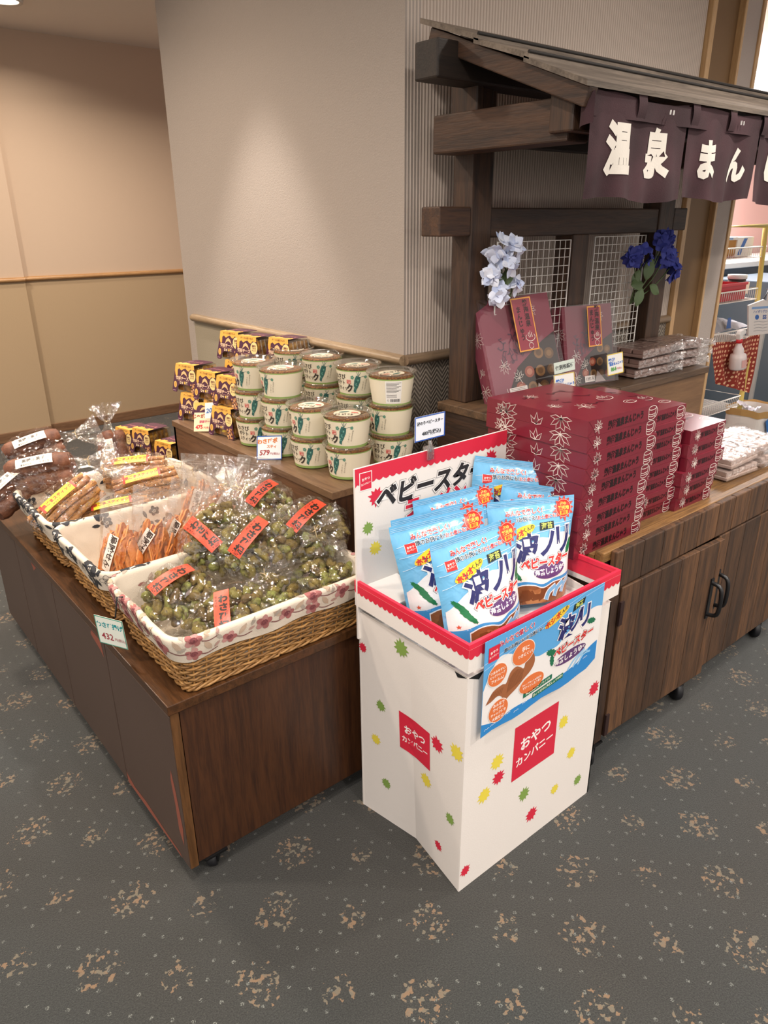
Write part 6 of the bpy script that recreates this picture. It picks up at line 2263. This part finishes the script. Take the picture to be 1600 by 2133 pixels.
for i, (x, y, z, a) in enumerate(((2.50, 1.165, 0, -3), (2.735, 1.17, 0, 2), (2.515, 1.175, 0.037, 2), (2.745, 1.185, 0.037, -4))):
    lab = ('lower' if z == 0 else 'upper')+(' pale bun tray next to the short stack of gift boxes' if x < 2.6 else ' pale bun tray at the right end of the stall counter')
    o = make_tray(lab, 0.205, 0.215, 0.033, M_trayw, 'wrapped pale bun trays on the counter', 9) if qt is None else dup(qt, lab)
    qt = qt or o
    o.location = (x, y, cntr+0.001+z)
    o.rotation_euler = (0, 0, radians(a))
# ------------------------------------------------------------------ service room seen past the door casing
M_yeltube = flat('#d6c069', 0.35)
M_bluep = wallpaper('blue_counter_panel', '#3c4a58', 0.1, 60, 0.5)
M_whitewire = flat('#ddd9d2', 0.4)
ct = thing('counter', 'blue panelled counter with white top behind the wire cart', 'counter', (6.2, 2.95, 0))
b = MB(); b.box(5.0, 8.4, 2.92, 3.5, 0, 1.17)
b.build('panel', M_bluep, ct, world=True)
b = MB(); b.box(4.96, 8.44, 2.88, 3.52, 1.17, 1.215)
b.build('worktop', flat('#c9c6c2', 0.4), ct, world=True, bevel=0.006)
# wire cart with yellow tubes
CTY = 2.2
cart = thing('wire_cart', 'wire basket cart with pale yellow tube frame beyond the door casing', 'cart', (4.6, CTY, 0))
b = MB()
b.tube([(4.30, CTY, 0.09), (4.30, CTY, 1.495), (4.86, CTY, 1.495), (4.935, CTY, 1.0), (4.95, CTY, 0.09)], 0.016, 10)
b.tube([(4.30, CTY+0.38, 0.09), (4.30, CTY+0.38, 1.495), (4.86, CTY+0.38, 1.495), (4.935, CTY+0.38, 1.0), (4.95, CTY+0.38, 0.09)], 0.016, 10)
b.build('tube_frame', M_yeltube, cart, world=True)
def wire_basket(x0, x1, y0, y1, z0, z1, name='wire_shelf'):
    b = MB()
    b.tube([(x0, y0, z1), (x1, y0, z1), (x1, y1, z1), (x0, y1, z1)], 0.005, 6, closed=True)
    b.tube([(x0, y0, z0), (x1, y0, z0), (x1, y1, z0), (x0, y1, z0)], 0.003, 6, closed=True)
    n = int((x1-x0)/0.026)
    for i in range(n+1):
        x = x0+(x1-x0)*i/n
        b.tube([(x, y0, z1), (x, y0, z0), (x, y1, z0), (x, y1, z1)], 0.0022, 5)
    b.build(name, M_whitewire, cart, world=True)
wire_basket(4.32, 4.92, CTY, CTY+0.38, 1.315, 1.375)
wire_basket(4.32, 4.93, CTY, CTY+0.38, 1.06, 1.125)
wire_basket(4.32, 4.94, CTY, CTY+0.38, 0.82, 0.88)
wire_basket(4.32, 4.94, CTY, CTY+0.38, 0.36, 0.43)
b = MB()
for i in range(9):
    x = 4.32+0.61*i/8
    b.tube([(x, CTY+0.375, 0.1), (x, CTY+0.375, 1.44)], 0.003, 5)
for z in (0.30, 0.55, 0.75, 0.98, 1.22, 1.44):
    b.tube([(4.31, CTY+0.372, z), (4.95, CTY+0.372, z)], 0.003, 5)
b.build('rear_grid', M_whitewire, cart, world=True)
for x, y in ((4.30, CTY), (4.95, CTY), (4.30, CTY+0.38), (4.95, CTY+0.38)):
    caster(cart, x, y, 0.095, 0.04)
# things in the cart
t = thing('paper_sack', 'brown topped white paper sack lying in the upper wire basket', 'paper sack', (4.6, 2.3, 1.32))
b = MB(); b.box(4.38, 4.84, 2.26, 2.40, 1.325, 1.430)
b.build('sack_body', wallpaper('kraft_brown', '#b07f45', 0.3, 60), t, world=True, bevel=0.01)
b = MB(); b.box(4.64, 4.845, 2.252, 2.405, 1.32, 1.432); b.box(4.375, 4.64, 2.252, 2.405, 1.418, 1.434)
mats = [flat('#dcd8d4', 0.6)]
p = Print(0.5)
p.poly([(4.655, 1.33), (4.70, 1.33), (4.765, 1.425), (4.72, 1.425)], '#2c63ad', 0)
p.poly(rect(4.52, 4.58, 1.421, 1.431), '#7fa3d0', 0)
p.into(b, lambda u, v, h: (u, 2.252-h, v), mats)
b.build('white_paper', mats, t, world=True)
t = thing('plastic_tray', 'red plastic tray on the middle shelf of the wire cart', 'tray', (4.55, 2.3, 1.065))
b = MB()
b.box(4.36, 4.78, 2.22, 2.225, 1.068, 1.165); b.box(4.36, 4.78, 2.50, 2.505, 1.068, 1.165); b.box(4.36, 4.365, 2.225, 2.50, 1.068, 1.165); b.box(4.775, 4.78, 2.225, 2.50, 1.068, 1.165); b.box(4.365, 4.775, 2.225, 2.50, 1.068, 1.073)
b.build('tray', flat('#b3202e', 0.35), t, world=True)
b = MB(); b.box(4.352, 4.788, 2.212, 2.222, 1.155, 1.17)
b.build('rim', flat('#c42a38', 0.35), t, world=True)
t = thing('plastic_jar', 'dark filled jar with translucent lid on the middle shelf of the wire cart', 'jar', (4.86, 2.32, 1.065))
b = MB(); b.lathe([(0.001, 1.066), (0.05, 1.067), (0.054, 1.18), (0.001, 1.181)], 20, c=(4.855, 2.32))
b.build('jar', flat('#2a2220', 0.4), t, world=True)
b = MB(); b.lathe([(0.056, 1.180), (0.059, 1.182), (0.059, 1.205), (0.001, 1.206)], 20, c=(4.855, 2.32))
b.build('lid', flat('#c3c2c0', 0.4), t, world=True)
b = MB(); b.box(4.845, 4.905, 2.258, 2.262, 1.09, 1.16)
b.build('note', flat('#e0d5cd', 0.6), t, world=True)
t = thing('crumpled_paper', 'white folded paper beside the red tray in the cart', 'paper', (4.37, 2.24, 1.17))
b = MB(); b.grid(lambda u, v: (4.33+0.10*u, 2.25+0.06*sin(u*7)*v, 1.14+0.12*v+0.02*sin(u*9+v*5)), 10, 8, 0, False)
b.build('sheet', flat('#e2dedb', 0.6), t, world=True)
t = thing('plastic_sheet_bag', 'grey plastic bag lying on the lower shelf above the dotted cloth', 'plastic bag', (4.55, 2.3, 0.885))
b = MB(); b.grid(lambda u, v: (4.34+0.58*u, 2.22+0.26*v, 0.885+0.085*sin(pi*min(1, v*1.3))*(0.6+0.4*sin(u*3+1))+0.012*mnoise.noise(Vector((u*9, v*9, 1)))), 18, 10, 0, False)
mats = [flat('#8f8f95', 0.35)]
p = Print(0.4)
p.poly([(4.60, 0.9), (4.66, 0.9), (4.64, 0.965), (4.60, 0.965)], '#2c5a9c', 0)
p.into(b, lambda u, v, h: (u, 2.215-h, v), mats)
b.build('bag', mats, t, world=True)
# dotted cloth hung over the cart front
def polka():
    t = NT('dotted_cloth')
    v = t.n('TexVoronoi', {'Vector': t.scale(t.obj(), (1, 0.05, 1)), 'Scale': 34.0, 'Randomness': 0.25})
    c = t.mix(t.m('LESS_THAN', v.outputs[0], 0.30), rgb('#8e2f22'), rgb('#e3b48e'))
    return t.done(c, 0.85)
b = MB()
def clf(u, v):
    x = 4.36+0.63*u
    z = 0.845-(0.27+0.13*u)*(1-v)-0.02*sin(u*3)*v
    xs_ = 0.14*(1-v)*(1-u)
    return (x+xs_, CTY-0.03+0.016*sin(u*22+v*2)*(1.1-v)+0.01*sin(u*9), z)
b.grid(clf, 50, 20)
o = b.build('dotted_cloth', polka())
tag(o, 'red cloth with white dots hanging over the front of the wire cart', 'cloth')
# spray bottle hooked on the cart
t = thing('spray_bottle', 'white spray bottle with red collar hooked before the dotted cloth', 'spray bottle', (4.625, 2.115, 0.665), (0, radians(-12), 0))
b = MB(); b.lathe([(0.001, 0.0), (0.048, 0.001), (0.051, 0.01), (0.049, 0.075), (0.046, 0.088), (0.034, 0.096), (0.031, 0.10), (0.030, 0.125), (0.022, 0.14), (0.015, 0.155), (0.015, 0.168)], 24)
b.build('bottle', flat('#d8cfcf', 0.35), t)
b = MB(); b.lathe([(0.018, 0.166), (0.020, 0.168), (0.019, 0.188), (0.012, 0.190)], 20)
b.build('collar', flat('#c4202c', 0.4), t)
b = MB()
b.prism([(-0.016, 0.188), (0.016, 0.188), (0.022, 0.206), (0.052, 0.208), (0.056, 0.226), (0.030, 0.240), (-0.012, 0.242), (-0.026, 0.228)], lambda u, v, h: (u, h, v), -0.014, 0.014)
b.build('spray_head', flat('#e4e2e0', 0.35), t, bevel=0.004)
b = MB(); b.prism([(0.030, 0.208), (0.038, 0.208), (0.034, 0.180), (0.024, 0.172), (0.020, 0.176)], lambda u, v, h: (u, h, v), -0.006, 0.006)
b.build('trigger', flat('#e4e2e0', 0.35), t)
b = MB(); b.lathe([(0.0515, 0.02), (0.0505, 0.065)], 8, mi=0)
b.v, b.f, b.mi, b.sm = [], [], [], []
b.add([(0.0515*cos(a), 0.0515*sin(a), z) for z in (0.015, 0.065) for a in (-2.2, -1.9, -1.6, -1.3)], [(0, 1, 5, 4), (1, 2, 6, 5), (2, 3, 7, 6)])
b.build('label', flat('#d9a8a4', 0.4), t)
# glove pack hanging at the right end of the cart
gp = thing('glove_pack', 'white hanging pack marked SS on the right leg of the cart', 'packet', (4.87, 2.12, 0.83))
b = MB()
out = [(-0.10, 0.0), (0.10, 0.01), (0.115, 0.19), (0.02, 0.235), (-0.11, 0.20)]
gfn = on_plane((4.885, 2.125, 0.842), (1, -0.30, -0.02), (-0.30, 0, 1))
b.prism(out, gfn, -0.012, 0.0)
mats = [flat('#dcd6d2', 0.4)]
p = Print(0.4)
p.poly([(-0.085, 0.175), (0.105, 0.178), (0.105, 0.192), (-0.08, 0.190)], '#7da0cc', 0)
p.text('ハイポリグローブ', 0.01, 0.158, 0.020, '#3a5a9c', 0, 0.02)
p.poly(ell(-0.035, 0.122, 0.017, 0.017, 16), '#3a66ac', 0)
p.text('SS', 0.03, 0.122, 0.036, '#3a5a9c', 0, 0.05)
for k in range(4):
    p.line([(-0.06, 0.09-0.02*k), (-0.02, 0.094-0.02*k), (0.02, 0.088-0.02*k), (0.06, 0.093-0.02*k)], 0.003, '#8d8c90', 0)
p.into(b, gfn, mats)
b.build('packet', mats, gp, world=True)
b = MB(); b.tube([(4.86, 2.135, 1.06), (4.90, 2.13, 1.12), (4.92, 2.15, 1.12)], 0.004, 6)
b.build('hook', M_blk, gp, world=True)
# waste sack on the floor
ws = thing('waste_sack', 'white and blue paper flour sack with rolled brown rim standing on the floor', 'paper sack', (4.97, 2.12, 0))
b = MB()
def sk(a, t):
    th = 2*pi*a
    e = 0.45
    x = math.copysign(abs(cos(th))**e, cos(th))*0.165*(1-0.05*t)
    y = math.copysign(abs(sin(th))**e, sin(th))*0.135*(1-0.05*t)
    n = mnoise.noise(Vector((x*12, y*12, t*3)))
    return (4.97+x*(1+0.08*n), 2.12+y*(1+0.08*n), 0.36*t)
b.grid(sk, 48, 14, 0, False, wrap=True)
b.add([(4.97+0.14*cos(2*pi*i/16), 2.12+0.11*sin(2*pi*i/16), 0.02) for i in range(16)], [tuple(range(16))])
mats = [flat('#d8d2cc', 0.65)]
p = Print(0.6)
for k, (u0, v0, u1, v1, w) in enumerate(((-0.115, 0.32, 0.02, 0.10, 0.034), (0.02, 0.10, 0.07, 0.26, 0.022), (-0.12, 0.15, -0.06, 0.05, 0.022), (0.07, 0.12, 0.14, 0.28, 0.012), (0.09, 0.09, 0.15, 0.22, 0.012))):
    p.line([(u0, v0), (u1, v1)], w, '#2b6cb0', 0)
p.into(b, lambda u, v, h: (4.97+u, 2.12-0.1485-h, v), mats)
b.build('sack', mats, ws, world=True)
b = MB()
b.grid(lambda a, t: (lambda q, r_: (4.97+(q[0]-4.97)*r_, 2.12+(q[1]-2.12)*r_, 0.325+0.045*t+0.004*sin(a*40)))(sk(a, 0.9), 1.03+0.02*t), 48, 4, 0, False, wrap=True)
b.build('rolled_rim', wallpaper('kraft_rim', '#b5905a', 0.3, 80), ws, world=True)
b = MB(); b.grid(lambda u, v: (4.89+0.17*u, 2.10+0.10*v, 0.35+0.05*sin(u*4+1)*v+0.03*mnoise.noise(Vector((u*6, v*6, 2)))), 10, 8, 0, False)
b.build('waste_paper', flat('#d6d3dc', 0.5), ws, world=True)
# grey cabinet at the right edge
fr = thing('steel_cabinet', 'blue grey steel cabinet cut by the right picture edge', 'cabinet', (5.95, 2.6, 0))
b = MB(); b.box(5.55, 6.4, 2.40, 2.86, 0.04, 1.12)
b.build('body', wallpaper('steel_blue_paint', '#5b6772', 0.05, 30, 0.35), fr, world=True, bevel=0.008)
b = MB(); b.box(5.535, 5.56, 2.385, 2.41, 0.04, 1.125)
b.build('edge_strip', flat('#a9a8a4', 0.35), fr, world=True)
# note paper on the pink wall
b = MB(); b.box(7.22, 7.36, 3.592, 3.598, 1.74, 2.05)
tag(b.build('wall_notice', flat('#dcd6d4', 0.5)), 'pale paper notice on the pink wall seen between the curtain panels', 'notice')
# glowing panel added for the overexposed white upper wall of the service room
b = MB(); b.box(6.2, 8.9, 3.585, 3.60, 2.10, 2.73)
t = NT('white_glow')
em = t.n('Emission', {'Color': (1.0, 0.97, 0.96, 1), 'Strength': 2.2})
t.t.links.new(em.outputs[0], t.out.inputs[0])
structure(b.build('white_glow_panel', t.mat))
